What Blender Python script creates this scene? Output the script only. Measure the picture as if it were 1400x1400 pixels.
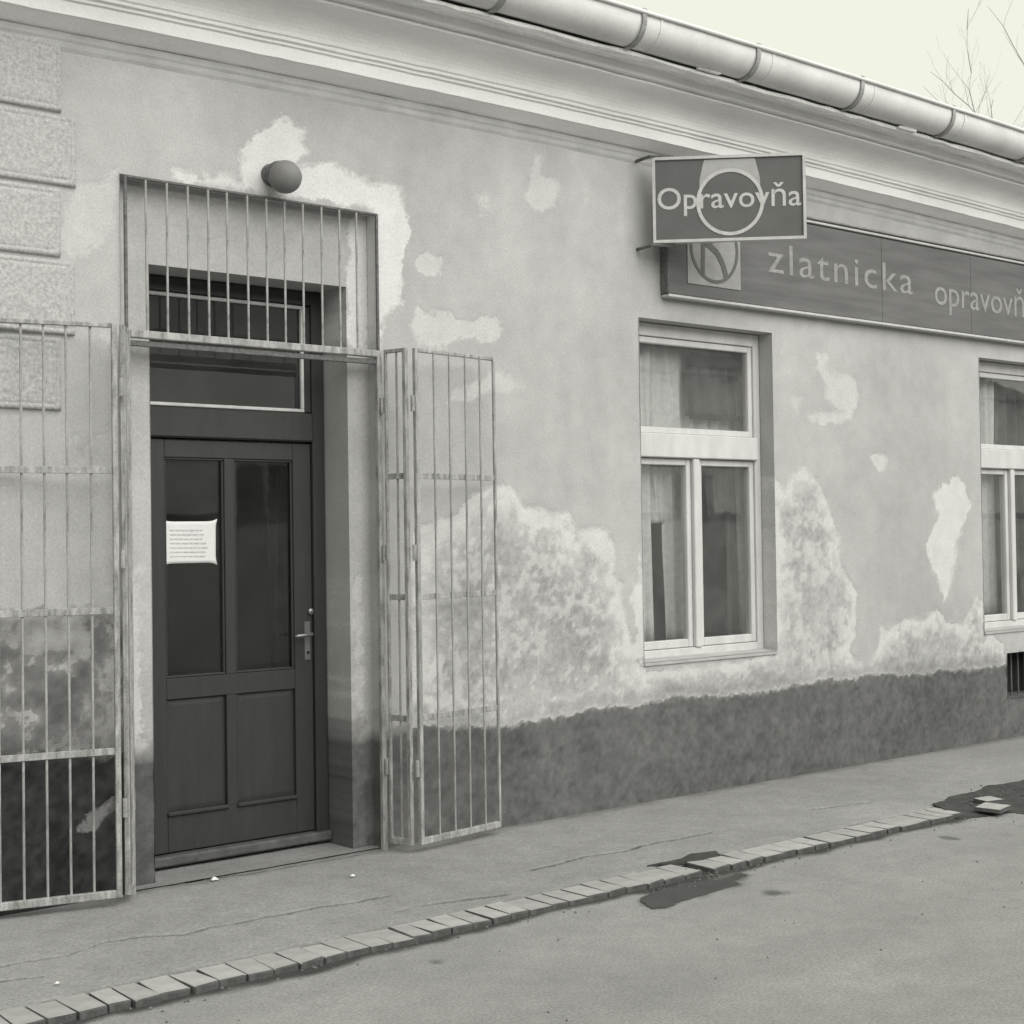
import bpy, bmesh, math, random
import numpy as np
from mathutils import Matrix, Vector

for o in list(bpy.data.objects): bpy.data.objects.remove(o)
SC = bpy.context.scene
COL = SC.collection
random.seed(7)

# ------------------------------------------------------------------ camera
D, HC, F = 6.2, 1.565, 2000.0                 # metres to the wall, eye height, focal length in photo pixels
TH, PI_, RO = 0.68830305, 0.01797339, -0.01476126
def cam_to_world(x, fwd, up):
    c, s = math.cos(RO), math.sin(RO); x, up = c*x - s*up, s*x + c*up
    c, s = math.cos(PI_), math.sin(PI_); fwd, up = c*fwd - s*up, s*fwd + c*up
    c, s = math.cos(TH), math.sin(TH); return Vector((c*x + s*fwd, -s*x + c*fwd, up))
def ray(px, py): return cam_to_world((px-700)/F, 1.0, -(py-700)/F)
def P(px, py, Y=0.0):                          # photo pixel -> point on a plane parallel to the wall
    d = ray(px, py); t = (Y + D)/d.y; return Vector((d.x*t, Y, HC + d.z*t))
def G(px, py, z=0.0):                          # photo pixel -> point on level ground
    d = ray(px, py); t = (z - HC)/d.z; return Vector((d.x*t, -D + d.y*t, z))
cam_d = bpy.data.cameras.new('camera'); cam = bpy.data.objects.new('camera', cam_d); COL.objects.link(cam)
r_, u_, f_ = cam_to_world(1, 0, 0), cam_to_world(0, 0, 1), cam_to_world(0, 1, 0)
cam.matrix_world = Matrix(((r_.x, u_.x, -f_.x, 0), (r_.y, u_.y, -f_.y, -D), (r_.z, u_.z, -f_.z, HC), (0, 0, 0, 1)))
cam_d.sensor_width = 36; cam_d.lens = 36*F/1400; cam_d.clip_end = 2000; cam_d.clip_start = .05
SC.camera = cam

# ------------------------------------------------------------------ overcast sky, soft sun, exposure
SUN_EL, SUN_AZ = math.radians(31), math.radians(172)      # azimuth clockwise from +y
world = bpy.data.worlds.new('World'); SC.world = world; world.use_nodes = True
nt = world.node_tree; nt.nodes.clear()
sky = nt.nodes.new('ShaderNodeTexSky'); sky.sky_type = 'NISHITA'; sky.sun_disc = False
sky.sun_elevation = SUN_EL; sky.sun_rotation = SUN_AZ; sky.air_density = 2.0; sky.dust_density = 6.0
bw = nt.nodes.new('ShaderNodeRGBToBW'); mixc = nt.nodes.new('ShaderNodeMix'); mixc.data_type = 'RGBA'
mixc.inputs['Factor'].default_value = .03
mixc.inputs['A'].default_value = (3.60, 3.665, 3.16, 1)       # an even white cloud sheet
bg = nt.nodes.new('ShaderNodeBackground'); bg.inputs['Strength'].default_value = .10
wo = nt.nodes.new('ShaderNodeOutputWorld')
nt.links.new(sky.outputs[0], bw.inputs[0]); nt.links.new(bw.outputs[0], mixc.inputs['B'])
nt.links.new(mixc.outputs['Result'], bg.inputs[0]); nt.links.new(bg.outputs[0], wo.inputs[0])
sl = bpy.data.lights.new('sun', 'SUN'); sun = bpy.data.objects.new('sun', sl); COL.objects.link(sun)
sl.energy = 1.5; sl.angle = math.radians(70); sl.color = (1.0, .985, .95)
sdir = Vector((math.sin(SUN_AZ)*math.cos(SUN_EL), math.cos(SUN_AZ)*math.cos(SUN_EL), math.sin(SUN_EL)))
sun.rotation_euler = (-sdir).to_track_quat('-Z', 'Y').to_euler(); sun.location = sdir*40
SC.view_settings.view_transform = 'Standard'; SC.view_settings.look = 'None'
SC.view_settings.exposure = 1.30; SC.view_settings.gamma = 1.0
SC.render.engine = 'CYCLES'
SC.cycles.max_bounces = 7; SC.cycles.diffuse_bounces = 4; SC.cycles.glossy_bounces = 4; SC.cycles.transparent_max_bounces = 12

# ------------------------------------------------------------------ noise and distance fields
RT = np.random.RandomState(3).rand(256, 256)
def vnoise(x, y, s=0):
    x = np.asarray(x, float) + 17.3*s; y = np.asarray(y, float) + 9.7*s + 500
    ix = np.floor(x).astype(int); iy = np.floor(y).astype(int); fx = x-ix; fy = y-iy
    fx = fx*fx*(3-2*fx); fy = fy*fy*(3-2*fy)
    a = RT[ix & 255, iy & 255]; b = RT[(ix+1) & 255, iy & 255]; c = RT[ix & 255, (iy+1) & 255]; d = RT[(ix+1) & 255, (iy+1) & 255]
    return (a*(1-fx)+b*fx)*(1-fy) + (c*(1-fx)+d*fx)*fy
def fbm(x, y, f, o=4, s=0, g=.5):
    v = 0; a = 1; t = 0
    for i in range(o):
        v = v + a*vnoise(x*f, y*f, s+i*3.1); t += a; a *= g; f *= 2.03
    return v/t
def sdf(x, y, poly, margin=.5):                # + inside, metres
    poly = np.asarray(poly, float); out = np.full(x.shape, -margin)
    m = (x > poly[:, 0].min()-margin) & (x < poly[:, 0].max()+margin) & (y > poly[:, 1].min()-margin) & (y < poly[:, 1].max()+margin)
    if not m.any(): return out
    px, py = x[m], y[m]; d = np.full(px.shape, 9.0); ins = np.zeros(px.shape, bool)
    for i in range(len(poly)):
        ax, ay = poly[i]; bx, by = poly[(i+1) % len(poly)]
        ex, ey = bx-ax, by-ay; L = ex*ex+ey*ey+1e-12
        t = np.clip(((px-ax)*ex+(py-ay)*ey)/L, 0, 1)
        d = np.minimum(d, np.hypot(px-ax-t*ex, py-ay-t*ey))
        if abs(ey) > 1e-9:
            ins ^= ((ay > py) != (by > py)) & (px < ex*(py-ay)/ey + ax)
    out[m] = np.maximum(np.where(ins, d, -d), -margin)
    return out
def pdist(x, y, line):
    d = np.full(x.shape, 9.0)
    for (ax, ay), (bx, by) in zip(line[:-1], line[1:]):
        ex, ey = bx-ax, by-ay; L = ex*ex+ey*ey+1e-12
        t = np.clip(((x-ax)*ex+(y-ay)*ey)/L, 0, 1); d = np.minimum(d, np.hypot(x-ax-t*ex, y-ay-t*ey))
    return d
def sstep(a, b, v):
    t = np.clip((v-a)/(b-a), 0, 1); return t*t*(3-2*t)

# ------------------------------------------------------------------ materials (neutral greys, a trace cool so the cream sky light reads neutral)
TINT = (1.008, 1.0, 1.0)
def col(v): return (v*TINT[0], v*TINT[1], v*TINT[2], 1)
def new_mat(name):
    m = bpy.data.materials.new(name); m.use_nodes = True; n = m.node_tree; n.nodes.clear()
    out = n.nodes.new('ShaderNodeOutputMaterial'); b = n.nodes.new('ShaderNodeBsdfPrincipled')
    n.links.new(b.outputs[0], out.inputs[0]); return m, n, b, out
def math_n(n, op, a, b=None, c=None, clamp=False):
    k = n.nodes.new('ShaderNodeMath'); k.operation = op; k.use_clamp = clamp
    for i, v in enumerate((a, b, c)):
        if v is None: continue
        if isinstance(v, (int, float)): k.inputs[i].default_value = v
        else: n.links.new(v, k.inputs[i])
    return k.outputs[0]
def noise_n(n, co, scale, detail=4, rough=.55):
    k = n.nodes.new('ShaderNodeTexNoise'); k.inputs['Scale'].default_value = scale
    k.inputs['Detail'].default_value = detail; k.inputs['Roughness'].default_value = rough
    n.links.new(co, k.inputs['Vector']); return k.outputs['Fac']
def maprange(n, v, a, b, c, d):
    k = n.nodes.new('ShaderNodeMapRange'); n.links.new(v, k.inputs[0])
    for i, q in enumerate((a, b, c, d)): k.inputs[i+1].default_value = q
    return k.outputs[0]
def grey(n, v, b):                             # scalar albedo -> tinted colour
    k = n.nodes.new('ShaderNodeCombineXYZ')
    for i in range(3): n.links.new(math_n(n, 'MULTIPLY', v, TINT[i]), k.inputs[i])
    n.links.new(k.outputs[0], b.inputs['Base Color'])
def bump(n, h, b, strength, dist):
    k = n.nodes.new('ShaderNodeBump'); k.inputs['Strength'].default_value = strength; k.inputs['Distance'].default_value = dist
    n.links.new(h, k.inputs['Height']); n.links.new(k.outputs[0], b.inputs['Normal'])
def simple(name, v, rough=.8, var=.15, scale=12, fine=90, metal=0, bmp=.002, streak=None):
    m, n, b, _ = new_mat(name)
    co = n.nodes.new('ShaderNodeTexCoord').outputs['Object']
    if streak:
        mp = n.nodes.new('ShaderNodeMapping'); mp.inputs['Scale'].default_value = streak; n.links.new(co, mp.inputs[0]); co2 = mp.outputs[0]
    else: co2 = co
    a = noise_n(n, co2, scale, 5); f2 = noise_n(n, co, fine, 3)
    s = math_n(n, 'ADD', maprange(n, a, .3, .7, 1-var, 1+var), maprange(n, f2, .25, .75, -var*.6, var*.6))
    grey(n, math_n(n, 'MULTIPLY', s, v), b)
    b.inputs['Roughness'].default_value = rough; b.inputs['Metallic'].default_value = metal
    b.inputs['Specular IOR Level'].default_value = .3
    if bmp: bump(n, math_n(n, 'ADD', math_n(n, 'MULTIPLY', a, .6), f2), b, .5, bmp)
    return m
def attr(n, name):
    k = n.nodes.new('ShaderNodeAttribute'); k.attribute_name = name; return k.outputs['Fac']
def plaster_mat():
    m, n, b, _ = new_mat('limewashed_plaster')
    geo = n.nodes.new('ShaderNodeNewGeometry').outputs['Position']
    e = noise_n(n, geo, 55, 4); e2 = noise_n(n, geo, 105, 4, .7); mid = noise_n(n, geo, 9, 5)
    d = math_n(n, 'ADD', attr(n, 'light'), maprange(n, e, .2, .8, -.012, .012))
    sw = maprange(n, noise_n(n, geo, 2.2, 2), .38, .62, .004, .026)
    mask = math_n(n, 'MULTIPLY_ADD', math_n(n, 'DIVIDE', d, sw), .5, .5, True)
    k = n.nodes.new('ShaderNodeMix'); n.links.new(mask, k.inputs[0]); n.links.new(attr(n, 'tone'), k.inputs[2]); n.links.new(attr(n, 'lighttone'), k.inputs[3])
    v = math_n(n, 'MULTIPLY', k.outputs[0], maprange(n, mid, .3, .7, .95, 1.05))
    v = math_n(n, 'MULTIPLY', v, maprange(n, e2, .2, .8, .80, 1.20))
    v = math_n(n, 'MULTIPLY', v, maprange(n, e, .25, .75, .96, 1.04))
    grey(n, v, b); b.inputs['Roughness'].default_value = .92; b.inputs['Specular IOR Level'].default_value = .15
    h = math_n(n, 'ADD', math_n(n, 'MULTIPLY', mask, -1.0), math_n(n, 'ADD', math_n(n, 'MULTIPLY', e2, .5), math_n(n, 'MULTIPLY', e, .7)))
    bump(n, h, b, .6, .003); return m
def ground_mat(name, rough=.88, fine=75, amp=.34, bm=.003, wet=False):
    m, n, b, _ = new_mat(name)
    geo = n.nodes.new('ShaderNodeNewGeometry').outputs['Position']
    e = noise_n(n, geo, fine, 3, .7); mid = noise_n(n, geo, 14, 5); lg = noise_n(n, geo, 1.3, 5)
    v = math_n(n, 'MULTIPLY', attr(n, 'tone'), maprange(n, e, .2, .8, 1-amp, 1+amp))
    v = math_n(n, 'MULTIPLY', v, maprange(n, mid, .3, .7, .95, 1.05)); v = math_n(n, 'MULTIPLY', v, maprange(n, lg, .3, .7, .95, 1.05))
    grey(n, v, b); b.inputs['Roughness'].default_value = rough; b.inputs['Specular IOR Level'].default_value = .2
    bump(n, math_n(n, 'ADD', e, mid), b, .6, bm); return m
def glass_mat(name, wav=.0010, dirt_shade=.05, ior=1.55):
    m = bpy.data.materials.new(name); m.use_nodes = True; n = m.node_tree; n.nodes.clear()
    out = n.nodes.new('ShaderNodeOutputMaterial'); tr = n.nodes.new('ShaderNodeBsdfTransparent'); gl = n.nodes.new('ShaderNodeBsdfGlossy')
    tr.inputs[0].default_value = (.94, .945, .94, 1); gl.inputs['Roughness'].default_value = .02; gl.inputs[0].default_value = (.95, .95, .97, 1)
    geo = n.nodes.new('ShaderNodeNewGeometry'); fr = n.nodes.new('ShaderNodeFresnel'); fr.inputs[0].default_value = ior
    wv = noise_n(n, geo.outputs['Position'], 5, 2)
    bp = n.nodes.new('ShaderNodeBump'); bp.inputs['Strength'].default_value = .35; bp.inputs['Distance'].default_value = wav
    n.links.new(wv, bp.inputs['Height']); n.links.new(bp.outputs[0], gl.inputs['Normal'])
    inv = math_n(n, 'SUBTRACT', 1.0, geo.outputs['Backfacing'])
    fac = math_n(n, 'ADD', math_n(n, 'MULTIPLY', fr.outputs[0], inv), math_n(n, 'MULTIPLY', geo.outputs['Backfacing'], .06))
    mx = n.nodes.new('ShaderNodeMixShader'); n.links.new(fac, mx.inputs[0]); n.links.new(tr.outputs[0], mx.inputs[1]); n.links.new(gl.outputs[0], mx.inputs[2])
    df = n.nodes.new('ShaderNodeBsdfDiffuse'); df.inputs[0].default_value = col(.35)
    mx2 = n.nodes.new('ShaderNodeMixShader'); dn = noise_n(n, geo.outputs['Position'], 4, 5)
    n.links.new(maprange(n, dn, .35, .75, dirt_shade*.3, dirt_shade), mx2.inputs[0]); n.links.new(mx.outputs[0], mx2.inputs[1]); n.links.new(df.outputs[0], mx2.inputs[2])
    n.links.new(mx2.outputs[0], out.inputs[0]); return m
def cloth_mat(name, v, trans=.35, see=0.0):
    m = bpy.data.materials.new(name); m.use_nodes = True; n = m.node_tree; n.nodes.clear()
    out = n.nodes.new('ShaderNodeOutputMaterial'); df = n.nodes.new('ShaderNodeBsdfDiffuse'); tl = n.nodes.new('ShaderNodeBsdfTranslucent'); tr = n.nodes.new('ShaderNodeBsdfTransparent')
    co = n.nodes.new('ShaderNodeTexCoord').outputs['Object']; w = noise_n(n, co, 25, 4)
    k = n.nodes.new('ShaderNodeCombineXYZ'); vv = maprange(n, w, .3, .7, v*.85, v*1.1)
    for i in range(3): n.links.new(vv, k.inputs[i])
    n.links.new(k.outputs[0], df.inputs[0]); n.links.new(k.outputs[0], tl.inputs[0])
    a = n.nodes.new('ShaderNodeMixShader'); a.inputs[0].default_value = trans; n.links.new(df.outputs[0], a.inputs[1]); n.links.new(tl.outputs[0], a.inputs[2])
    b = n.nodes.new('ShaderNodeMixShader'); b.inputs[0].default_value = see; n.links.new(a.outputs[0], b.inputs[1]); n.links.new(tr.outputs[0], b.inputs[2])
    n.links.new(b.outputs[0], out.inputs[0]); return m

M = dict(
    plaster=plaster_mat(),
    stucco=simple('plain_stucco', .40, .9, .12, 7, 120, bmp=.003),
    cornice=simple('cornice_stucco', .82, .9, .08, 3, 70, bmp=.003, streak=(.6, 2, 2)),
    quoin=simple('stippled_stucco', .41, .95, .22, 60, 150, bmp=.006),
    zinc=simple('weathered_zinc', .66, .9, .10, 3, 60, metal=0, bmp=0),
    band=simple('rusty_band_iron', .30, .8, .25, 30, 90),
    eave=simple('pale_eave_board', .80, .8, .2, 8, 60, streak=(.5, 3, 3)),
    tile=simple('roof_tile', .20, .9, .25, 6, 60),
    frame=simple('cracked_white_paint', .56, .55, .10, 9, 70, bmp=.0015, streak=(1, 1, .3)),
    door=simple('dark_brown_paint', .040, .42, .10, 8, 90, bmp=.001, streak=(3, 3, .5)),
    sillwood=simple('worn_threshold', .085, .7, .3, 14, 90),
    bead=simple('pale_bead_paint', .55, .6, .15, 12, 80),
    dirtyglass=glass_mat('door_glass', dirt_shade=.025, ior=1.45), transomglass=glass_mat('transom_glass', dirt_shade=.05, ior=1.8), glass=glass_mat('window_glass', dirt_shade=.14, ior=1.95),
    iron=simple('painted_iron', .30, .6, .42, 40, 140, bmp=.001, streak=(1, 1, .25)),
    iron_dark=simple('rusty_iron', .12, .75, .35, 40, 140, bmp=.001),
    steel=simple('dull_nickel', .24, .35, .1, 20, 90, metal=.7),
    paper=simple('paper', .66, .9, .03, 20, 120, bmp=.0005), ink=simple('faded_ink', .58, .9, .1, 40, 120, bmp=0),
    signdark=simple('sign_dark_enamel', .115, .5, .10, 5, 90, bmp=.0005),
    signboard=simple('weathered_sign_board', .132, .75, .20, 4.5, 80, bmp=.001, streak=(.35, 1, 3.2)),
    signwhite=simple('sign_white_paint', .50, .6, .12, 20, 90, bmp=.0005), signfade=simple('faded_letter_paint', .275, .8, .22, 25, 90, bmp=.0005),
    signlug=simple('sign_pale_paint', .38, .7, .08, 20, 90, bmp=.0005),
    signgrey=simple('pale_sign_plate', .33, .7, .12, 12, 90, bmp=.0005),
    lampglass=simple('dusty_lamp_globe', .185, .7, .10, 16, 80, bmp=.0005),
    walk=ground_mat('worn_pavement'), road=ground_mat('dusty_asphalt', .9, 80, .34, .003),
    earth=simple('dark_damp_earth', .055, .75, .35, 14, 80, bmp=.008), wet=simple('wet_asphalt', .05, .38, .2, 10, 120, bmp=.002),
    grit=simple('dirty_grit', .15, .9, .3, 40, 120, bmp=0),
    stone_dark=simple('dark_granite_sett', .10, .9, .3, 14, 120, bmp=.004),
    stone=simple('granite_sett', .35, .85, .15, 10, 170, bmp=.004), stone_pale=simple('pale_granite_sett', .40, .85, .14, 10, 170, bmp=.004),
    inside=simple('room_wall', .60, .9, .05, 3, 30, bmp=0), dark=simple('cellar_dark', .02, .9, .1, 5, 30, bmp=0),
    net=cloth_mat('net_curtain', .86, .12, .06), drape=cloth_mat('dark_drape', .15, .2, 0),
    drape2=cloth_mat('brown_drape', .06, .2, 0),
    bark=simple('grey_bark', .42, .9, .2, 20, 80),
    far=simple('opposite_stucco', .72, .9, .12, 3, 60), farroof=simple('opposite_tile', .12, .9, .2, 6, 60), coping=simple('dark_coping', .09, .9, .2, 8, 60),
    brick=simple('garden_wall_render', .48, .9, .2, 4, 60), soil=simple('open_ground', .22, .95, .2, 2, 30),
)

# ------------------------------------------------------------------ mesh helpers
WM = {}                                         # world matrix of every parent
def link(o): COL.objects.link(o); return o
def tag(o, label=None, cat=None, group=None, kind=None):
    for k, v in (('label', label), ('category', cat), ('group', group), ('kind', kind)):
        if v: o[k] = v
    return o
def empty(name, loc=(0, 0, 0), rz=0.0, parent=None):
    o = link(bpy.data.objects.new(name, None)); o.empty_display_size = .1
    m = Matrix.Translation(loc) @ Matrix.Rotation(rz, 4, 'Z'); WM[o.name] = m
    if parent: o.parent = parent; o.matrix_basis = WM[parent.name].inverted() @ m
    else: o.matrix_basis = m
    return o
class MB:
    def __init__(s): s.v = []; s.f = []
    def add(s, vs, fs):
        b = len(s.v); s.v += [Vector(v) for v in vs]; s.f += [tuple(i+b for i in f) for f in fs]; return s
    def box(s, a, b, bev=0.0):
        x0, y0, z0 = (min(a[i], b[i]) for i in range(3)); x1, y1, z1 = (max(a[i], b[i]) for i in range(3))
        if bev <= 0:
            return s.add([(x0, y0, z0), (x1, y0, z0), (x1, y1, z0), (x0, y1, z0), (x0, y0, z1), (x1, y0, z1), (x1, y1, z1), (x0, y1, z1)],
                         [(0, 3, 2, 1), (4, 5, 6, 7), (0, 1, 5, 4), (1, 2, 6, 5), (2, 3, 7, 6), (3, 0, 4, 7)])
        bm = bmesh.new(); bmesh.ops.create_cube(bm, size=1)
        for v in bm.verts: v.co = Vector(((x0+x1)/2+v.co.x*(x1-x0), (y0+y1)/2+v.co.y*(y1-y0), (z0+z1)/2+v.co.z*(z1-z0)))
        bmesh.ops.bevel(bm, geom=bm.edges[:], offset=min(bev, .45*min(x1-x0, y1-y0, z1-z0)), segments=1, affect='EDGES')
        bm.verts.index_update(); s.add([v.co for v in bm.verts], [[v.index for v in f.verts] for f in bm.faces]); bm.free(); return s
    def tube(s, pts, r, n=8, cap=True):
        pts = [Vector(p) for p in pts]; rs = r if isinstance(r, (list, tuple)) else [r]*len(pts); base = len(s.v); up = None
        for i, p in enumerate(pts):
            t = (pts[min(i+1, len(pts)-1)]-pts[max(i-1, 0)]).normalized()
            if up is None: up = Vector((0, 0, 1)) if abs(t.z) < .9 else Vector((1, 0, 0))
            a = t.cross(up).normalized(); up = a.cross(t).normalized()
            for k in range(n):
                q = 2*math.pi*k/n; s.v.append(p + rs[i]*(math.cos(q)*a + math.sin(q)*up))
        for i in range(len(pts)-1):
            for k in range(n):
                s.f.append((base+i*n+k, base+i*n+(k+1) % n, base+(i+1)*n+(k+1) % n, base+(i+1)*n+k))
        if cap:
            s.f.append(tuple(base+k for k in range(n))[::-1]); s.f.append(tuple(base+(len(pts)-1)*n+k for k in range(n)))
        return s
    def lathe(s, prof, o, axis, n=24):              # prof: (radius, along axis)
        axis = Vector(axis).normalized(); a = axis.orthogonal().normalized(); b = axis.cross(a); base = len(s.v); o = Vector(o)
        for r, h in prof:
            for k in range(n):
                q = 2*math.pi*k/n; s.v.append(o + axis*h + r*(math.cos(q)*a+math.sin(q)*b))
        for i in range(len(prof)-1):
            for k in range(n): s.f.append((base+i*n+k, base+i*n+(k+1) % n, base+(i+1)*n+(k+1) % n, base+(i+1)*n+k))
        return s
    def mesh(s, name, mat, inv=None, smooth=False):
        me = bpy.data.meshes.new(name)
        me.from_pydata([tuple((inv @ v) if inv else v) for v in s.v], [], s.f)
        bm = bmesh.new(); bm.from_mesh(me); bmesh.ops.recalc_face_normals(bm, faces=bm.faces[:]); bm.to_mesh(me); bm.free()
        if smooth: me.polygons.foreach_set('use_smooth', [True]*len(me.polygons))
        me.materials.append(mat); return me
    def build(s, name, mat, parent=None, local=False, smooth=False, origin=None):
        # vertices in world space unless local; the object's origin is the parent's origin (or `origin`)
        if parent is not None:
            pm = WM[parent.name]; me = s.mesh(name, mat, None if local else pm.inverted(), smooth)
            o = link(bpy.data.objects.new(name, me)); o.parent = parent; WM[o.name] = pm
        else:
            m = Matrix.Translation(origin or (0, 0, 0)); me = s.mesh(name, mat, m.inverted(), smooth)
            o = link(bpy.data.objects.new(name, me)); o.matrix_basis = m; WM[o.name] = m
        return o
def inst(name, me, parent, loc, rot=(0, 0, 0), scale=(1, 1, 1)):      # shared mesh; loc in the parent's space
    o = link(bpy.data.objects.new(name, me)); o.parent = parent
    o.location = loc; o.rotation_euler = rot; o.scale = scale; return o
def np_grid(name, X, Y, Z, mat, parent=None, hole=None, attrs=None, smooth=True):
    ny, nx = X.shape; co = np.stack([X, Y, Z], -1).reshape(-1, 3)
    if parent is not None:
        t = WM[parent.name].translation; co = co - np.array(t)
    i = np.arange(ny*nx).reshape(ny, nx); q = np.stack([i[:-1, :-1], i[:-1, 1:], i[1:, 1:], i[1:, :-1]], -1).reshape(-1, 4)
    if hole is not None: q = q[~hole.reshape(-1)]
    used = np.zeros(ny*nx, bool); used[q.reshape(-1)] = True; remap = np.cumsum(used)-1; co = co[used]; q = remap[q]
    me = bpy.data.meshes.new(name); me.vertices.add(len(co)); me.vertices.foreach_set('co', co.reshape(-1).astype(np.float32))
    me.loops.add(q.size); me.loops.foreach_set('vertex_index', q.reshape(-1).astype(np.int32))
    me.polygons.add(len(q)); me.polygons.foreach_set('loop_start', np.arange(0, q.size, 4).astype(np.int32))
    me.polygons.foreach_set('use_smooth', np.full(len(q), smooth)); me.update(calc_edges=True)
    for k, a in (attrs or {}).items():
        at = me.attributes.new(k, 'FLOAT', 'POINT'); at.data.foreach_set('value', np.asarray(a).reshape(-1)[used].astype(np.float32))
    me.materials.append(mat); o = link(bpy.data.objects.new(name, me))
    if parent is not None: o.parent = parent; WM[o.name] = WM[parent.name]
    else: WM[o.name] = Matrix.Identity(4)
    return o

# ------------------------------------------------------------------ the plaster's own paint, patches and damp (wall coordinates)
def W(*pp): return [(P(a, b).x, P(a, b).z) for a, b in pp]
SOLID = [  # fresh whitewash and bared undercoat: outline, albedo
    (W((232,243),(236,231),(262,234),(272,243),(300,238),(328,246),(332,225),(326,203),(340,188),(352,178),(372,172),(385,165),(402,170),(418,178),(410,192),(420,205),(404,216),(412,228),(448,224),(470,232),(490,240),(502,243),(506,250),(534,256),(551,263),(556,290),(558,310),(554,350),(553,382),(544,412),(530,426),(522,440),(519,474),(506,473),(496,466),(490,452),(494,420),(492,380),(500,345),(497,318),(500,296),(514,287),(400,268),(300,254)), 0.602),
    (W((724,245),(733,213),(741,214),(742,238),(768,250),(757,270),(752,285),(728,288),(715,268)), 0.516),
    (W((655,266),(668,264),(672,290),(659,289)), 0.507),
    (W((796,240),(808,232),(806,270),(800,280)), 0.464),
    (W((568,352),(585,345),(602,355),(604,376),(576,374)), 0.490),
    (W((560,445),(575,410),(582,435),(600,425),(640,437),(680,434),(688,450),(676,466),(640,462),(600,478),(575,470)), 0.499),
    (W((612,545),(640,525),(682,506),(690,516),(722,527),(700,532),(680,535),(640,548)), 0.499),
    (W((868,835),(862,812),(870,792),(876,756),(882,900),(862,912),(860,890),(874,868)), 0.568),
    (W((1270,762),(1265,745),(1284,702),(1274,676),(1288,660),(1296,664),(1308,648),(1318,660),(1326,690),(1318,716),(1308,735),(1307,768),(1300,800),(1292,818),(1284,798)), 0.568),
    (W((1190,622),(1198,618),(1212,624),(1210,636),(1199,640)), 0.533),
    (W((1116,500),(1119,482),(1130,486),(1134,508),(1158,512),(1171,522),(1172,545),(1164,566),(1148,579),(1118,580),(1104,566),(1118,562),(1160,563),(1128,545),(1130,525)), 0.507),
    (W((1082,537),(1096,545),(1092,559),(1086,556)), 0.490),
    (W((92,262),(120,248),(160,228),(161,300),(148,322),(120,357),(96,348),(86,305)), 0.473),
    (W((142,456),(151,454),(152,474),(143,472)), 0.516),
    (W((182,775),(208,772),(214,1018),(206,1028),(196,1005),(186,905),(183,830)), 0.533),
    (W((500,790),(511,780),(513,1000),(500,955),(504,880)), 0.499),
    (W((-90,562),(84,562),(98,582),(104,612),(118,618),(121,592),(156,586),(160,700),(158,800),(110,838),(40,828),(-90,835)), 0.430),
    (W((466,1144),(470,1120),(474,1118),(486,1138),(476,1148)), 0.499),
    (W((106,1138),(122,1112),(160,1088),(158,1098),(140,1118),(134,1134)), 0.206),
]
ROUGH = [  # render showing where the paint has dropped off: outline, base albedo, rim width
    (W((566,722),(600,712),(622,704),(648,672),(676,658),(700,666),(716,690),(746,694),(778,704),(786,724),(812,720),(834,728),(841,755),(838,786),(850,800),(856,840),(860,866),(868,905),(884,915),(890,970),(780,986),(690,1000),(560,1005)), .35, .12),
    (W((1058,650),(1074,668),(1082,648),(1100,636),(1118,655),(1128,682),(1148,735),(1150,775),(1166,796),(1172,812),(1170,862),(1160,885),(1180,905),(1190,930),(1100,948),(1058,940)), .385, .07),
    (W((880,918),(960,912),(1062,892),(1092,920),(1095,948),(960,968),(880,975)), .39, .05),
    (W((1176,930),(1192,905),(1202,882),(1203,850),(1214,862),(1240,845),(1262,848),(1282,832),(1296,850),(1318,852),(1336,816),(1344,822),(1346,862),(1372,878),(1378,925),(1240,945)), .37, .07),
]
STAINED = (W((-90,826),(40,830),(110,836),(176,838),(178,1034),(-90,1040)), .19)
PLINTH = W((-90,1032),(150,1030),(174,1028),(174,1300),(-90,1300))
PLINTH3 = W((174,1040),(250,1036),(250,1300),(174,1300))
PLINTH2 = W((440,1010),(520,1008),(570,992),(690,986),(780,976),(880,962),(960,950),(1060,940),(1180,926),(1385,910),(1560,892),(1900,850),(1900,1300),(440,1300))
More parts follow.
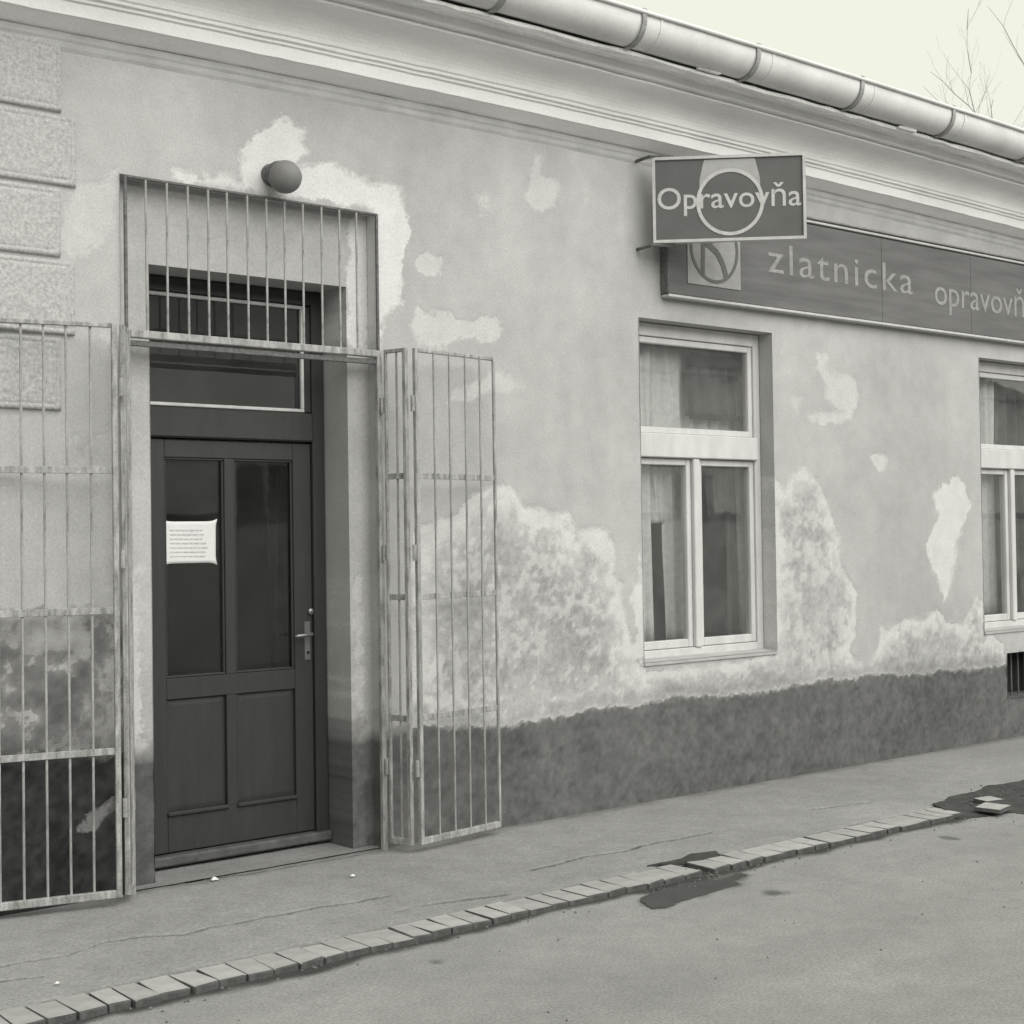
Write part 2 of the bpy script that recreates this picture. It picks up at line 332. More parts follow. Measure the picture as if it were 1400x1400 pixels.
def wall_fields(x, z):
    n1 = fbm(x, z, 7, 4, 1)-.5; n2 = fbm(x, z, 7, 4, 5)-.5
    f1 = fbm(x, z, 38, 3, 11)-.5; f2 = fbm(x, z, 38, 3, 15)-.5
    wx = x + .05*n1 + .034*f1; wz = z + .05*n2 + .034*f2
    big = fbm(x, z, .8, 4, 20)-.5; mid = fbm(x, z, 3.5, 4, 24)-.5; mot = fbm(x, z, 15, 4, 28)-.5
    streak = fbm(x*5, z*.5, 1.4, 4, 33)-.5
    tone = .41*(1 + .24*big + .22*mid + .06*mot + .10*streak)
    light = np.full(x.shape, -.5); lt = np.full(x.shape, .6); hgt = .004*(fbm(x, z, 2.2, 4, 40)-.5) + .0016*mot
    for poly, base, rim in ROUGH:
        s = sdf(wx, wz, poly); inside = sstep(-.012, .012, s)
        dep = np.clip(s, 0, 1)/rim; fade = np.exp(-(dep*.75)**2)
        fl = sstep(.05, .10, .45*mot + .45*(fbm(x, z, 4.5, 3, 51)-.5) + .55*(fbm(x, z, 30, 3, 53)-.5))
        body = base*(1 + .30*mot + .30*mid + .5*f1)
        body = body + (.56-body)*np.clip(fade*(1+1.3*mot) + .5*fl, 0, 1)
        lt = np.where(s > light, body, lt); light = np.maximum(light, s)
        hgt = hgt - .0025*inside + inside*(.006*mot + .004*f1)
    s = sdf(wx, wz, STAINED[0]); inside = sstep(-.03, .03, s)
    tone = tone*(1-inside) + inside*STAINED[1]*(1 + 1.2*mot + .9*mid)
    l = np.minimum(s-.01, (.5*mid + .35*mot + .3*f1 - .045)*.3); lt = np.where(l > light, .31 + .3*mot, lt); light = np.maximum(light, l)
    fk = fbm(x, z, 20, 4, 57, .6)-.5
    for poly, v in SOLID:
        s = sdf(wx, wz, poly, .3) + .065*fk
        lt = np.where(s > light, v*(1 + .10*mid + .07*mot), lt); light = np.maximum(light, s)
        hgt = hgt - .0015*sstep(-.01, .01, s)
    for poly, v, sp in ((PLINTH3, .10, .5), (PLINTH, .038, .9), (PLINTH2, .120, .55)):
        s = sdf(wx, wz + .03*f1, poly) + .045*mot + .07*mid + .03*f2; k = sstep(-.035, .035, s); splash = 1-.38*sstep(-.11, .0, s+.16*mot+.08*f1)*(1-k); tone = tone*splash; lt = lt*splash
        tone = tone*(1-k) + k*v*(1 + sp*(mot*1.0 + mid*.7 + .4*big + .9*f1 + .6*f2)); light = np.where(s > -.005, np.minimum(light, -s), light)
        hgt = hgt + k*(.006*mot + .003*f1)
    s = sdf(wx, wz, SOLID[-2][0], .3); lt = np.where(s > -.01, .5, lt); light = np.where(s > -.01, np.maximum(light, s), light)
    s = sdf(wx, wz, SOLID[-1][0], .3); lt = np.where(s > -.01, .2, lt); light = np.where(s > -.01, np.maximum(light, s), light)
    return np.clip(tone, .015, .85), light, np.clip(lt, .05, .85), hgt
def axis_pts(a, b, fa, fb, fine, coarse, exact):
    p = np.concatenate([np.arange(a, fa, coarse), np.arange(fa, fb, fine), np.arange(fb, b+coarse, coarse)])
    for e in exact: p = p[np.abs(p-e) > fine*.55]
    return np.sort(np.concatenate([p, exact]))
def bow(x): return -(.0034 if x < 5.8 else .0022)*(x-5.8)**2 if 0 < x < 12 else (-.0034*33.6 if x <= 0 else -.0022*38.4)

# ------------------------------------------------------------------ openings
WIN = (6.092, 7.288, .818, 2.865); WDX = 9.634-6.092
WINS = [WIN, (WIN[0]+WDX, WIN[1]+WDX, WIN[2], WIN[3])]
NICHE = (2.829, 4.228, -.06, 3.240); ND = .09                 # shallow recess round the door
OPEN = (3.010, 4.094, -.06, 2.862)                            # the doorway in it
VENT = (9.925, 10.62, .295, .640)
EX0, EX1 = -3.0, 14.0
house = empty('plastered_house', (5.5, 0, 0))
tag(house, 'single-storey house with peeling grey plaster, moulded cornice and dark plinth', 'house')

xs = axis_pts(EX0, EX1, 1.7, 10.7, .0125, .25, [NICHE[0], NICHE[1], WINS[0][0], WINS[0][1], WINS[1][0], WINS[1][1], VENT[0], VENT[1]])
zs = axis_pts(-.06, 3.95, -.06, 3.9, .0125, .05, [NICHE[3], WIN[2], WIN[3], VENT[2], VENT[3]])
X, Z = np.meshgrid(xs, zs); tone, light, lt, hg = wall_fields(X, Z)
cx = (X[:-1, :-1]+X[1:, 1:])/2; cz = (Z[:-1, :-1]+Z[1:, 1:])/2
hole = np.zeros(cx.shape, bool)
for r in WINS+[NICHE, VENT]: hole |= (cx > r[0]) & (cx < r[1]) & (cz > r[2]) & (cz < r[3])
np_grid('wall', X, -hg, Z, M['plaster'], house, hole, dict(tone=tone, light=light, lighttone=lt))

def strip(name, p0, p1, q, n, m, ox=0, oz=0):       # plastered reveal: from edge p0-p1 inwards by vector q, n x m quads
    p0, p1, q = Vector(p0), Vector(p1), Vector(q)
    s = np.linspace(0, 1, n+1); t = np.linspace(0, 1, m+1); S, T = np.meshgrid(s, t)
    X = p0.x+(p1.x-p0.x)*S+q.x*T; Y = p0.y+(p1.y-p0.y)*S+q.y*T; Z = p0.z+(p1.z-p0.z)*S+q.z*T
    tone, light, lt, hg = wall_fields(X+ox, Z+oz + .0*Y)
    np_grid(name, X, Y, Z, M['plaster'], house, None, dict(tone=tone, light=light, lighttone=lt))
# niche: reveals and the inner face round the doorway
e = .004
strip('niche_reveal', (NICHE[0], -e, -.05), (NICHE[0], -e, NICHE[3]), (0, ND+e, 0), 160, 4)
strip('niche_reveal', (NICHE[1], -e, -.05), (NICHE[1], -e, NICHE[3]), (0, ND+e, 0), 160, 4)
strip('niche_reveal', (NICHE[0], -e, NICHE[3]), (NICHE[1], -e, NICHE[3]), (0, ND+e, 0), 90, 4)
xs2 = axis_pts(NICHE[0], NICHE[1]-.0125, NICHE[0], NICHE[1], .0125, .05, [OPEN[0], OPEN[1], NICHE[1]]); zs2 = axis_pts(-.06, NICHE[3]-.0125, -.06, NICHE[3], .0125, .05, [OPEN[3], NICHE[3]])
X, Z = np.meshgrid(xs2, zs2); tone, light, lt, hg = wall_fields(X+.02, Z)
cx = (X[:-1, :-1]+X[1:, 1:])/2; cz = (Z[:-1, :-1]+Z[1:, 1:])/2
np_grid('door_surround', X, ND-hg, Z, M['plaster'], house, (cx > OPEN[0]) & (cx < OPEN[1]) & (cz < OPEN[3]), dict(tone=tone, light=light, lighttone=lt))
DY = .30                                                      # plane of the door frame's face
strip('door_reveal', (OPEN[0], ND-e, -.05), (OPEN[0], ND-e, OPEN[3]), (0, DY+.1-ND, 0), 160, 12, -.03)
strip('door_reveal', (OPEN[1], ND-e, -.05), (OPEN[1], ND-e, OPEN[3]), (0, DY+.1-ND, 0), 160, 12, .03)
strip('door_reveal', (OPEN[0], ND-e, OPEN[3]), (OPEN[1], ND-e, OPEN[3]), (0, DY+.1-ND, 0), 90, 12)
RV = .105
for w in WINS:
    for a, b in (((w[0], w[2]), (w[0], w[3])), ((w[1], w[2]), (w[1], w[3])), ((w[0], w[3]), (w[1], w[3])), ((w[0], w[2]), (w[1], w[2]))):
        strip('window_reveal', (a[0], -.005, a[1]), (b[0], -.005, b[1]), (0, RV+.12, 0), 120, 6)
for a, b in (((VENT[0], VENT[2]), (VENT[0], VENT[3])), ((VENT[1], VENT[2]), (VENT[1], VENT[3])), ((VENT[0], VENT[3]), (VENT[1], VENT[3])), ((VENT[0], VENT[2]), (VENT[1], VENT[2]))):
    strip('vent_reveal', (a[0], -.006, a[1]), (b[0], -.006, b[1]), (0, .25, 0), 30, 6)
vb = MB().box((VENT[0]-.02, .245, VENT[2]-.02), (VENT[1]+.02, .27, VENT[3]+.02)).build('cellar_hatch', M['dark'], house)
k = MB()
for i in range(7): x = VENT[0]+.06+i*.095; k.tube([(x, .12, VENT[2]-.01), (x, .12, VENT[3]+.01)], .009, 6)
k.build('hatch_bars', M['iron_dark'], vb)
# rest of the shell so that the rooms behind the glass are dark
b = MB(); b.box((EX0, .42, -.05), (EX0+.3, 7, 3.95)); b.box((EX1-.3, .42, -.05), (EX1, 7, 3.95)); b.box((EX0+.3, 6.7, -.05), (EX1-.3, 7, 3.95)); b.box((EX0+.31, .43, 3.5), (EX1-.31, 6.69, 3.6)); b.box((EX0+.31, .43, -.04), (EX1-.31, 6.69, .0)); b.box((5.0, .43, .001), (5.12, 6.69, 3.5)); b.box((8.4, .43, .001), (8.52, 6.69, 3.5))
b.build('rear_wall', M['inside'], house)
b = MB()                                                       # inner skin of the front wall, open at the windows and door
xs_ = [EX0+.31, OPEN[0], OPEN[1], WINS[0][0], WINS[0][1], WINS[1][0], WINS[1][1], EX1-.31]
for i in range(0, 7, 2): b.box((xs_[i], .39, .001), (xs_[i+1], .42, 3.5))
for w, z0, z1 in ((OPEN, None, OPEN[3]), (WINS[0], WIN[2], WIN[3]), (WINS[1], WIN[2], WIN[3])):
    b.box((w[0], .39, z1), (w[1], .42, 3.5))
    if z0: b.box((w[0], .39, .001), (w[1], .42, z0))
b.build('inner_wall_face', M['inside'], house)

# ------------------------------------------------------------------ cornice, eave, gutter, roof
prof = [(-.02, 3.862), (.022, 3.864), (.034, 3.868), (.10, 3.902), (.112, 3.906), (.112, 3.966), (.126, 3.970), (.126, 3.983), (.142, 3.987), (.142, 4.002), (.152, 4.008)]
for i in range(1, 11):
    a = math.pi/2*i/10; prof.append((.152+.178*(1-math.cos(a)), 4.008+.127*math.sin(a)))
prof += [(.33, 4.146), (.318, 4.148), (.318, 4.156), (.362, 4.158), (.362, 4.236), (-.02, 4.24)]
cxs = np.concatenate([np.arange(EX0, 1.8, .4), np.arange(1.8, 10.6, .1), np.arange(10.6, EX1+.01, .4)])
def extrude(prof, xs, jit=0.0, seed=0, close=True, zoff=bow):
    b = MB(); n = len(prof)
    for i, x in enumerate(xs):
        for j, (o, z) in enumerate(prof):
            jj = jit*(float(vnoise(np.array(x*9.), np.array(j*.7), seed))-.5)
            b.v.append(Vector((x, -o-jj, z+zoff(x)+jj*.8)))
    for i in range(len(xs)-1):
        for j in range(n if close else n-1):
            b.f.append((i*n+j, i*n+(j+1) % n, (i+1)*n+(j+1) % n, (i+1)*n+j))
    if close: b.f.append(tuple(range(n))); b.f.append(tuple((len(xs)-1)*n+j for j in range(n)))
    return b
corn = extrude(prof, cxs, .004, 2).build('cornice', M['cornice'], house)
extrude([(-.02, 3.775), (.0, 3.78), (.007, 3.797), (.007, 3.820), (.013, 3.832), (.014, 3.861), (-.02, 3.861)], cxs, .004, 4).build('frieze_moulding', M['stucco'], corn)
eave = extrude([(.30, 4.205), (.49, 4.186), (.498, 4.189), (.498, 4.208), (.49, 4.213), (.30, 4.235)], cxs, .012, 5, zoff=lambda x: bow(x)+.006).build('eave_board', M['eave'], corn)
for px, py in ((970, 97), (1240, 177)):
    p = P(px, py, -.50)
    MB().add([(p.x-.11, -.499, p.z-.012), (p.x+.07, -.499, p.z-.012), (p.x+.07, -.499, p.z+.035), (p.x-.11, -.499, p.z+.002), (p.x-.11, -.52, p.z-.012), (p.x+.07, -.525, p.z-.012), (p.x+.07, -.525, p.z+.032), (p.x-.11, -.52, p.z+.002)],
             [(0, 1, 2, 3), (4, 5, 6, 7), (0, 1, 5, 4), (1, 2, 6, 5), (2, 3, 7, 6), (3, 0, 4, 7)]).build('eave_wedge', M['eave'], corn)
GC, GZ, GR = .525, 4.345, .118
gp = [(GC-GR, GZ+.05)] + [(GC-GR*math.cos(math.pi*i/16), GZ-GR*math.sin(math.pi*i/16)) for i in range(17)] + [(GC+GR, GZ+.028)]
for i in range(9): a = math.pi*1.0-i*math.pi*1.6/8; gp.append((GC+GR+.011+.011*math.cos(a), GZ+.034+.011*math.sin(a)))
gp2 = gp + [(o+.0 if i > 18 else GC+(o-GC)*.965, z+(.0 if i > 18 else .004)) for i, (o, z) in reversed(list(enumerate(gp[:19])))]
gut = extrude(gp2, cxs, .003, 8).build('gutter', M['zinc'], house, smooth=True)
ringx = [P(px, py, -.63).x for px, py in ((692, 8), (878, 50), (1034, 93), (1176, 135), (1301, 170), (1412, 205))]
dx = ringx[1]-ringx[0]
for x in [ringx[0]-dx*i for i in (3, 2, 1)] + ringx + [ringx[-1]+.95*i for i in (1, 2, 3)]:
    b = MB(); z0 = bow(x); out = []
    for i in range(21):
        a = math.pi*(i/20*1.06-.03); out.append((GC-(GR+.007)*math.cos(a), GZ-(GR+.007)*math.sin(a)))
    out.append((GC+GR+.008, GZ+.05))
    for o, z in out:
        r2 = .006
        for dx_ in (-.016, .016): b.v.append(Vector((x+dx_, -o, z+z0)))
    b.f = [(2*i, 2*i+1, 2*i+3, 2*i+2) for i in range(len(out)-1)]
    n0 = len(b.v)
    for v in list(b.v): c = Vector((v.x, -GC, GZ+z0)); b.v.append(c + (v-c)*1.045)
    b.f += [(n0+2*i, n0+2*i+2, n0+2*i+3, n0+2*i+1) for i in range(len(out)-1)] + [(2*i, 2*i+2, n0+2*i+2, n0+2*i) for i in range(len(out)-1)] + [(2*i+1, n0+2*i+1, n0+2*i+3, 2*i+3) for i in range(len(out)-1)]
    b.build('gutter_bracket', M['band'], gut)
# soldered seams between the gutter lengths
for x in [x+.13 for x in ringx[1:5]]:
    extrude([(o+(.004 if j < 20 else .0), z-.003) for j, (o, z) in enumerate(gp[:19])] + [(GC+(o-GC)*1.0, z) for o, z in reversed(gp[:19])], [x, x+.018], 0, 0).build('gutter_seam', M['zinc'], gut)
# roof: shallow enough to stay behind the gutter from the street, eave tiles just showing
b = MB(); tp = math.tan(math.radians(23.5))
b.add([(EX0, -.44, 4.27), (EX1, -.44, 4.27), (EX1, 3.5, 4.27+3.94*tp), (EX0, 3.5, 4.27+3.94*tp), (EX0, -.44, 4.32), (EX1, -.44, 4.32), (EX1, 3.5, 4.32+3.94*tp), (EX0, 3.5, 4.32+3.94*tp), (EX0, 7.3, 4.3), (EX1, 7.3, 4.3)],
      [(0, 1, 2, 3), (4, 5, 6, 7), (0, 1, 5, 4), (7, 6, 9, 8), (3, 2, 9, 8), (0, 3, 8, 7, 4), (1, 2, 9, 6, 5)])
roof = b.build('roof', M['tile'], house)
tl = MB(); n = 9
for j, (yy, zz) in enumerate(((-.10, 0), (.25, .35*tp))):
    for i in range(n): a = math.pi*i/(n-1); tl.v.append(Vector((-.1*math.cos(a), yy, zz+.038*math.sin(a))))
tl.f = [(i, i+1, n+i+1, n+i) for i in range(n-1)]; n0 = len(tl.v)
for v in list(tl.v): tl.v.append(v-Vector((0, 0, .014)))
tl.f += [(n0+i, n0+n+i, n0+n+i+1, n0+i+1) for i in range(n-1)] + [(i, n0+i, n0+i+1, i+1) for i in range(n-1)]
tme = tl.mesh('tile', M['tile'])
for i in range(52):
    x = 4.2+i*.2; o = inst('tile', tme, roof, (x-5.5, -.44+random.uniform(-.02, .01), 4.335+bow(x)+random.uniform(-.004, .008)), (0, random.uniform(-.03, .03), random.uniform(-.02, .02)))

# ------------------------------------------------------------------ quoin blocks at the left
QY = [(28, 150, 83), (150, 251, 103), (251, 350, 82.5), (350, 457, 102), (457, 562, 83)]
for i, (ya, yb, xr) in enumerate(QY):
    pr = P(xr, (ya+yb)/2); z1 = P(45, ya-(0 if i else -22)).z; z0 = P(45, yb).z; x1 = pr.x; x0 = x1-(.95 if i % 2 else .82)
    wd_, ht_ = x1-x0, z1-z0-.010; ed_ = np.array([0, .002, .006, .022, .026, .030, .034])
    s = np.concatenate([ed_/wd_, np.linspace(.045/wd_, 1-.045/wd_, 64), 1-ed_[::-1]/wd_]); t = np.concatenate([ed_/ht_, np.linspace(.045/ht_, 1-.045/ht_, 26), 1-ed_[::-1]/ht_]); S, T = np.meshgrid(s, t)
    Xq = x0+(x1-x0)*S; Zq = z0+.005+(z1-z0-.010)*T
    ed = np.minimum(np.minimum(Xq-x0, x1-Xq), np.minimum(Zq-z0-.005, z1-.005-Zq))
    Yq = .017*sstep(.001, .0062, ed) + .005*(1-sstep(.0, .004, np.abs(ed-.028)))*-1 + sstep(.034, .045, ed)*(.011*(fbm(Xq, Zq, 34, 4, 60+i)-.5))
    Yq = np.where(ed < .0005, -.012, Yq)
    tone_ = .4*np.ones_like(Xq)
    np_grid('quoin_block', Xq, -Yq, Zq, M['quoin'], house, None, None)

# ------------------------------------------------------------------ windows
def mk_window(dx):
    x0, x1, z0, z1 = WIN[0]+dx, WIN[1]+dx, WIN[2], WIN[3]; y = RV
    fx0, fx1 = x0+.004, x1-.004
    b = MB(); b.box((fx0, y, z0+.006), (fx0+.062, y+.09, z1-.004), .004); b.box((fx1-.055, y, z0+.006), (fx1, y+.09, z1-.004), .004)
    b.box((fx0+.062, y+.001, z1-.082), (fx1-.055, y+.089, z1-.004), .004); b.box((fx0+.062, y+.001, z0+.006), (fx1-.055, y+.089, z0+.055), .004)
    w = b.build('window', M['frame'], house)
    ix0, ix1 = fx0+.062, fx1-.055
    tz0, tz1 = P(950, 627, RV).z, P(950, 595, RV).z
    MB().box((ix0-.01, y-.022, tz0), (ix1+.01, y+.088, tz1), .006).build('transom_bar', M['frame'], w)
    mx = (P(953, 760, RV).x)+dx
    MB().box((mx-.028, y-.012, z0+.055), (mx+.028, y+.086, tz0), .005).build('mullion', M['frame'], w)
    def sash(a0, a1, c0, c1, th=.045, bot=None):
        q = MB(); yy = y+.014; bot = bot or th
        q.box((a0, yy, c0), (a0+th, yy+.05, c1), .004); q.box((a1-th, yy, c0), (a1, yy+.05, c1), .004)
        q.box((a0+th, yy+.001, c1-th), (a1-th, yy+.049, c1), .004); q.box((a0+th, yy+.001, c0), (a1-th, yy+.049, c0+bot), .004)
        q.build('sash', M['frame'], w)
        MB().box((a0+th-.006, yy+.022, c0+bot-.006), (a1-th+.006, yy+.026, c1-th+.006)).build('pane', M['glass'], w)
    sash(ix0+.002, ix1-.002, tz1+.003, z1-.085, .038)
    sash(ix0+.002, mx-.03, z0+.058, tz0-.003, .04, .05); sash(mx+.03, ix1-.002, z0+.058, tz0-.003, .04, .05)
    q = MB(); q.add([(x0+.002, -.010, z0-.004), (x1-.002, -.010, z0-.004), (x1-.002, y+.004, z0+.012), (x0+.002, y+.004, z0+.012), (x0+.002, -.010, z0-.02), (x1-.002, -.010, z0-.02), (x1-.002, y+.004, z0-.006), (x0+.002, y+.004, z0-.006)],
                    [(0, 1, 2, 3), (4, 5, 6, 7), (0, 1, 5, 4), (1, 2, 6, 5), (2, 3, 7, 6), (3, 0, 4, 7)])
    q.build('sill', M['stucco'], w)
    return w
mk_window(0); mk_window(WDX)
def curtain(name, x0, x1, z0, z1, y, mat, folds, amp, label, cat, group=None, flare=0.0):
    n = max(24, int(folds*14)); m = 14; S, T = np.meshgrid(np.linspace(0, 1, n), np.linspace(0, 1, m))
    w = (x1-x0)*(1+flare*(1-T)); Xc = (x0+x1)/2+(S-.5)*w + .006*np.sin(T*7+S*20)
    Yc = y + amp*np.sin(S*folds*2*math.pi+.8*np.sin(T*3)) + .5*amp*np.sin(S*folds*4.7+T*2)
    Zc = z0+(z1-z0)*T
    o = np_grid(name, Xc, Yc, Zc, mat); sm = o.modifiers.new('thickness', 'SOLIDIFY'); sm.thickness = .0015
    return tag(o, label, cat, group)
def rod(x0, x1, z, y, label):
    return tag(MB().tube([(x0, y, z), (x1, y, z)], .012, 8).build('curtain_rod', M['iron_dark']), label, 'curtain rod')
IN = .25
zt = 2.76
def cx_(px): return P(px, 700, IN).x
WN = 'the window below the logo plate'
curtain('net_curtain', cx_(846), cx_(892), .90, zt, IN, M['net'], 3, .014, 'pale net curtain on the door side of '+WN, 'curtain')
curtain('net_curtain', cx_(888), cx_(1040), 2.02, zt, IN+.035, M['net'], 9, .010, 'pale stand-in for a reflected facade in the top of '+WN, 'curtain')  # added cloth standing in for the pale facade reflected in the glass
curtain('net_curtain', cx_(911), cx_(950), .90, 2.0, IN+.02, M['net'], 3, .014, 'pale curtain hanging behind the middle post of '+WN, 'curtain')
curtain('net_curtain', cx_(1009), cx_(1052), .90, zt, IN, M['net'], 3, .014, 'narrow pale net curtain on the far side of '+WN, 'curtain')
zp = P(970, 488, IN).z; zq = P(970, 568, IN).z
curtain('drape', cx_(941), cx_(1003), zq-.01, zp, IN-.015, M['drape'], 4.5, .012, 'dark stand-in for a reflected window in the top of '+WN, 'curtain', None, .10)  # added cloth in the shape of the opposite window's reflection
d_ = bpy.context.scene.collection.objects[-1]
MB().box((cx_(939), IN-.045, zp-.075), (cx_(1008), IN-.03, zp), .004).build('reflected_lintel', M['drape2'], d_); MB().box((cx_(939), IN-.042, zq-.035), (cx_(1008), IN-.032, zq), .003).build('reflected_rail', M['drape2'], d_)  # bars added for the lintel and rail of that reflected window
zq2 = P(985, 704, IN).z
curtain('drape', cx_(968), cx_(1006), zq2, 2.0, IN+.0, M['drape'], 4, .012, 'short dark gathered drape behind the right casement of '+WN, 'curtain')
curtain('net_curtain', cx_(893), cx_(912), zq2-.05, 2.0, IN+.03, M['net'], 2, .010, 'short pale net curtain behind the left casement of '+WN, 'curtain')
curtain('net_curtain', cx_(1330), cx_(1362), .90, zt, IN, M['net'], 3, .014, 'pale net curtain hanging in the window beside the cellar hatch', 'curtain')
curtain('drape', 10.05, 10.75, 1.2, zt-.06, IN+.08, M['drape'], 6, .03, 'dark folded drape hanging in the window beside the cellar hatch', 'curtain')
rod(5.95, 7.42, 2.775, IN, 'thin dark curtain rod in the window below the logo plate'); rod(9.5, 10.97, 2.775, IN, 'thin dark curtain rod in the window beside the cellar hatch')

# ------------------------------------------------------------------ door, frame and transom light
fy = DY
x0, x1, ztop = OPEN[0], OPEN[1], OPEN[3]
def dpt(px, py, Y=DY): return P(px, py, Y)
zr0, zr1 = dpt(320, 604).z, dpt(320, 560).z            # transom rail between door and light
b = MB(); jw = dpt(447, 800).x - dpt(431, 800).x
xr = x1-.006
b.box((x0+.004, fy, .0), (x0+.004+jw, fy+.09, ztop-.004), .005); b.box((xr-jw, fy, .0), (xr, fy+.09, ztop-.004), .005)
b.box((x0+.004+jw, fy+.001, ztop-.075), (xr-jw, fy+.089, ztop-.004), .004); b.box((x0+.004+jw, fy-.006, zr0+.012), (xr-jw, fy+.09, zr1), .008)
dfm = b.build('door_frame', M['door'], house)
ia, ib = x0+.004+jw, xr-jw
bz0, bz1 = zr1+.004, ztop-.08
q = MB(); t = .017; ba, bb = ia+.004, dpt(417, 500).x
q.box((ba, fy+.008, bz0), (bb, fy+.03, bz0+t), .003); q.box((ba, fy+.008, bz1-t), (bb, fy+.03, bz1), .003); q.box((ba, fy+.009, bz0+t), (ba+t, fy+.029, bz1-t), .003); q.box((bb-t, fy+.009, bz0+t), (bb, fy+.029, bz1-t), .003)
q.build('glazing_bead', M['bead'], dfm)
MB().box((bb+.002, fy+.012, bz0), (ib-.001, fy+.085, bz1), .004).build('side_post', M['door'], dfm)
MB().box((ba+.004, fy+.032, bz0+.004), (bb-.004, fy+.036, bz1-.004)).build('transom_pane', M['transomglass'], dfm)
# leaf
ly = fy+.022; lz0 = .075; lz1 = zr0+.004; la, lb = ia+.003, ib-.003
door = empty('door', ((la+lb)/2, ly, lz0), 0, house)
gx = [dpt(222, 780, ly).x, dpt(308, 780, ly).x, dpt(322, 780, ly).x, dpt(402, 780, ly).x]
gx[0] = la + (lb-gx[3]); gz0, gz1 = dpt(310, 922, ly).z, dpt(310, 627, ly).z
pz0, pz1 = dpt(310, 1102, ly).z, dpt(310, 950, ly).z
lt_ = .045
MB().box((la, ly, lz0), (gx[0], ly+lt_, lz1), .003).build('stile', M['door'], door); MB().box((gx[3], ly, lz0), (lb, ly+lt_, lz1), .003).build('stile', M['door'], door)
MB().box((gx[1], ly+.001, gz0), (gx[2], ly+lt_-.001, gz1), .003).build('muntin', M['door'], door); MB().box((gx[1], ly+.001, pz0), (gx[2], ly+lt_-.001, pz1), .003).build('muntin', M['door'], door)
for c0, c1 in ((gz1, lz1), (pz1, gz0), (lz0, pz0)): MB().box((gx[0], ly+.001, c0), (gx[3], ly+lt_-.001, c1), .003).build('rail', M['door'], door)
for a0, a1 in ((gx[0], gx[1]), (gx[2], gx[3])):
    MB().box((a0-.004, ly+.024, gz0-.004), (a1+.004, ly+.028, gz1+.004)).build('pane', M['dirtyglass'], door)
    mo = MB(); u = .012
    mo.box((a0, ly+.006, gz0), (a1, ly+.022, gz0+u), .004); mo.box((a0, ly+.006, gz1-u), (a1, ly+.022, gz1), .004); mo.box((a0, ly+.007, gz0+u), (a0+u, ly+.021, gz1-u), .004); mo.box((a1-u, ly+.007, gz0+u), (a1, ly+.021, gz1-u), .004)
    mo.build('glazing_bead', M['door'], door)
    q = MB(); i0, i1, k0, k1 = a0+.030, a1-.030, pz0+.030, pz1-.030           # fielded panel with a bevelled border
    q.add([(a0, ly+.022, pz0), (a1, ly+.022, pz0), (a1, ly+.022, pz1), (a0, ly+.022, pz1), (i0, ly+.018, k0), (i1, ly+.018, k0), (i1, ly+.018, k1), (i0, ly+.018, k1), (a0, ly+.035, pz0), (a1, ly+.035, pz0), (a1, ly+.035, pz1), (a0, ly+.035, pz1)],
          [(4, 5, 6, 7), (0, 1, 5, 4), (1, 2, 6, 5), (2, 3, 7, 6), (3, 0, 4, 7), (8, 11, 10, 9), (0, 8, 9, 1), (1, 9, 10, 2), (2, 10, 11, 3), (3, 11, 8, 0)])
    q.build('panel', M['door'], door)
    MB().box((a0-.004, ly-.014, pz0-.012), (a1+.004, ly+.004, pz0+.008), .005).build('drip_moulding', M['door'], door)
hp = dpt(420, 872, ly)
q = MB(); q.box((hp.x-.017, ly-.006, hp.z-.115), (hp.x+.017, ly+.001, hp.z+.085), .004); q.build('handle_plate', M['steel'], door)
q = MB(); q.tube([(hp.x, ly-.004, hp.z+.02), (hp.x, ly-.05, hp.z+.02), (hp.x-.012, ly-.058, hp.z+.02), (hp.x-.09, ly-.056, hp.z+.016), (hp.x-.105, ly-.05, hp.z+.013)], [.009, .009, .0095, .009, .007], 10)
q.build('door_handle', M['steel'], door, smooth=True)
q = MB(); q.lathe([(0, 0), (.016, 0), (.016, .012), (.006, .016), (0, .016)], (hp.x+.02, ly, hp.z+.135), (0, -1, 0), 16); q.build('lock_cylinder', M['steel'], door)
q = MB(); q.lathe([(.0, .0), (.007, .0), (.007, .006), (0, .006)], (hp.x, ly-.006, hp.z-.075), (0, -1, 0), 12); q.build('keyhole', M['dark'], door)
MB().box((x0+.002, fy-.03, .018), (x1-.002, fy+.1, .068), .01).build('threshold', M['sillwood'], dfm)
curtain('door_curtain', gx[3]-.02, gx[3]+.16, gz0-.1, gz1+.1, .52, M['drape2'], 5, .02, 'dark curtain hanging behind the right glass pane of the door', 'curtain')
# notice on the left pane
a, c = dpt(226, 713, ly), dpt(298, 769, ly); ny, nx = 14, 18
S, T = np.meshgrid(np.linspace(0, 1, nx), np.linspace(0, 1, ny)); cu = (2*np.abs(S-.5))**10*(2*np.abs(T-.5))**8
pw, ph = c.x-a.x, a.z-c.z
Xp = a.x+pw*(S+.04*(S-.5)*cu); Zp = c.z+ph*(T+.12*(T-.5)*cu); Yp = ly+.0215-.006*cu-.002*np.sin(S*5+T*3)
paper = np_grid('paper_notice', Xp, Yp, Zp, M['paper']); sm = paper.modifiers.new('thickness', 'SOLIDIFY'); sm.thickness = .0006
tag(paper, 'white paper notice with curled corners fixed to the left pane of the door', 'notice')
lm = MB()
for i in range(7):
    zz = c.z+ph*(.16+.105*i); xa = a.x+pw*.12
    for j in range(7):
        wd = pw*random.uniform(.05, .12)
        if xa+wd > a.x+pw*.9: break
        lm.box((xa, ly+.0168, zz), (xa+wd, ly+.0172, zz+.005)); xa += wd+pw*.02
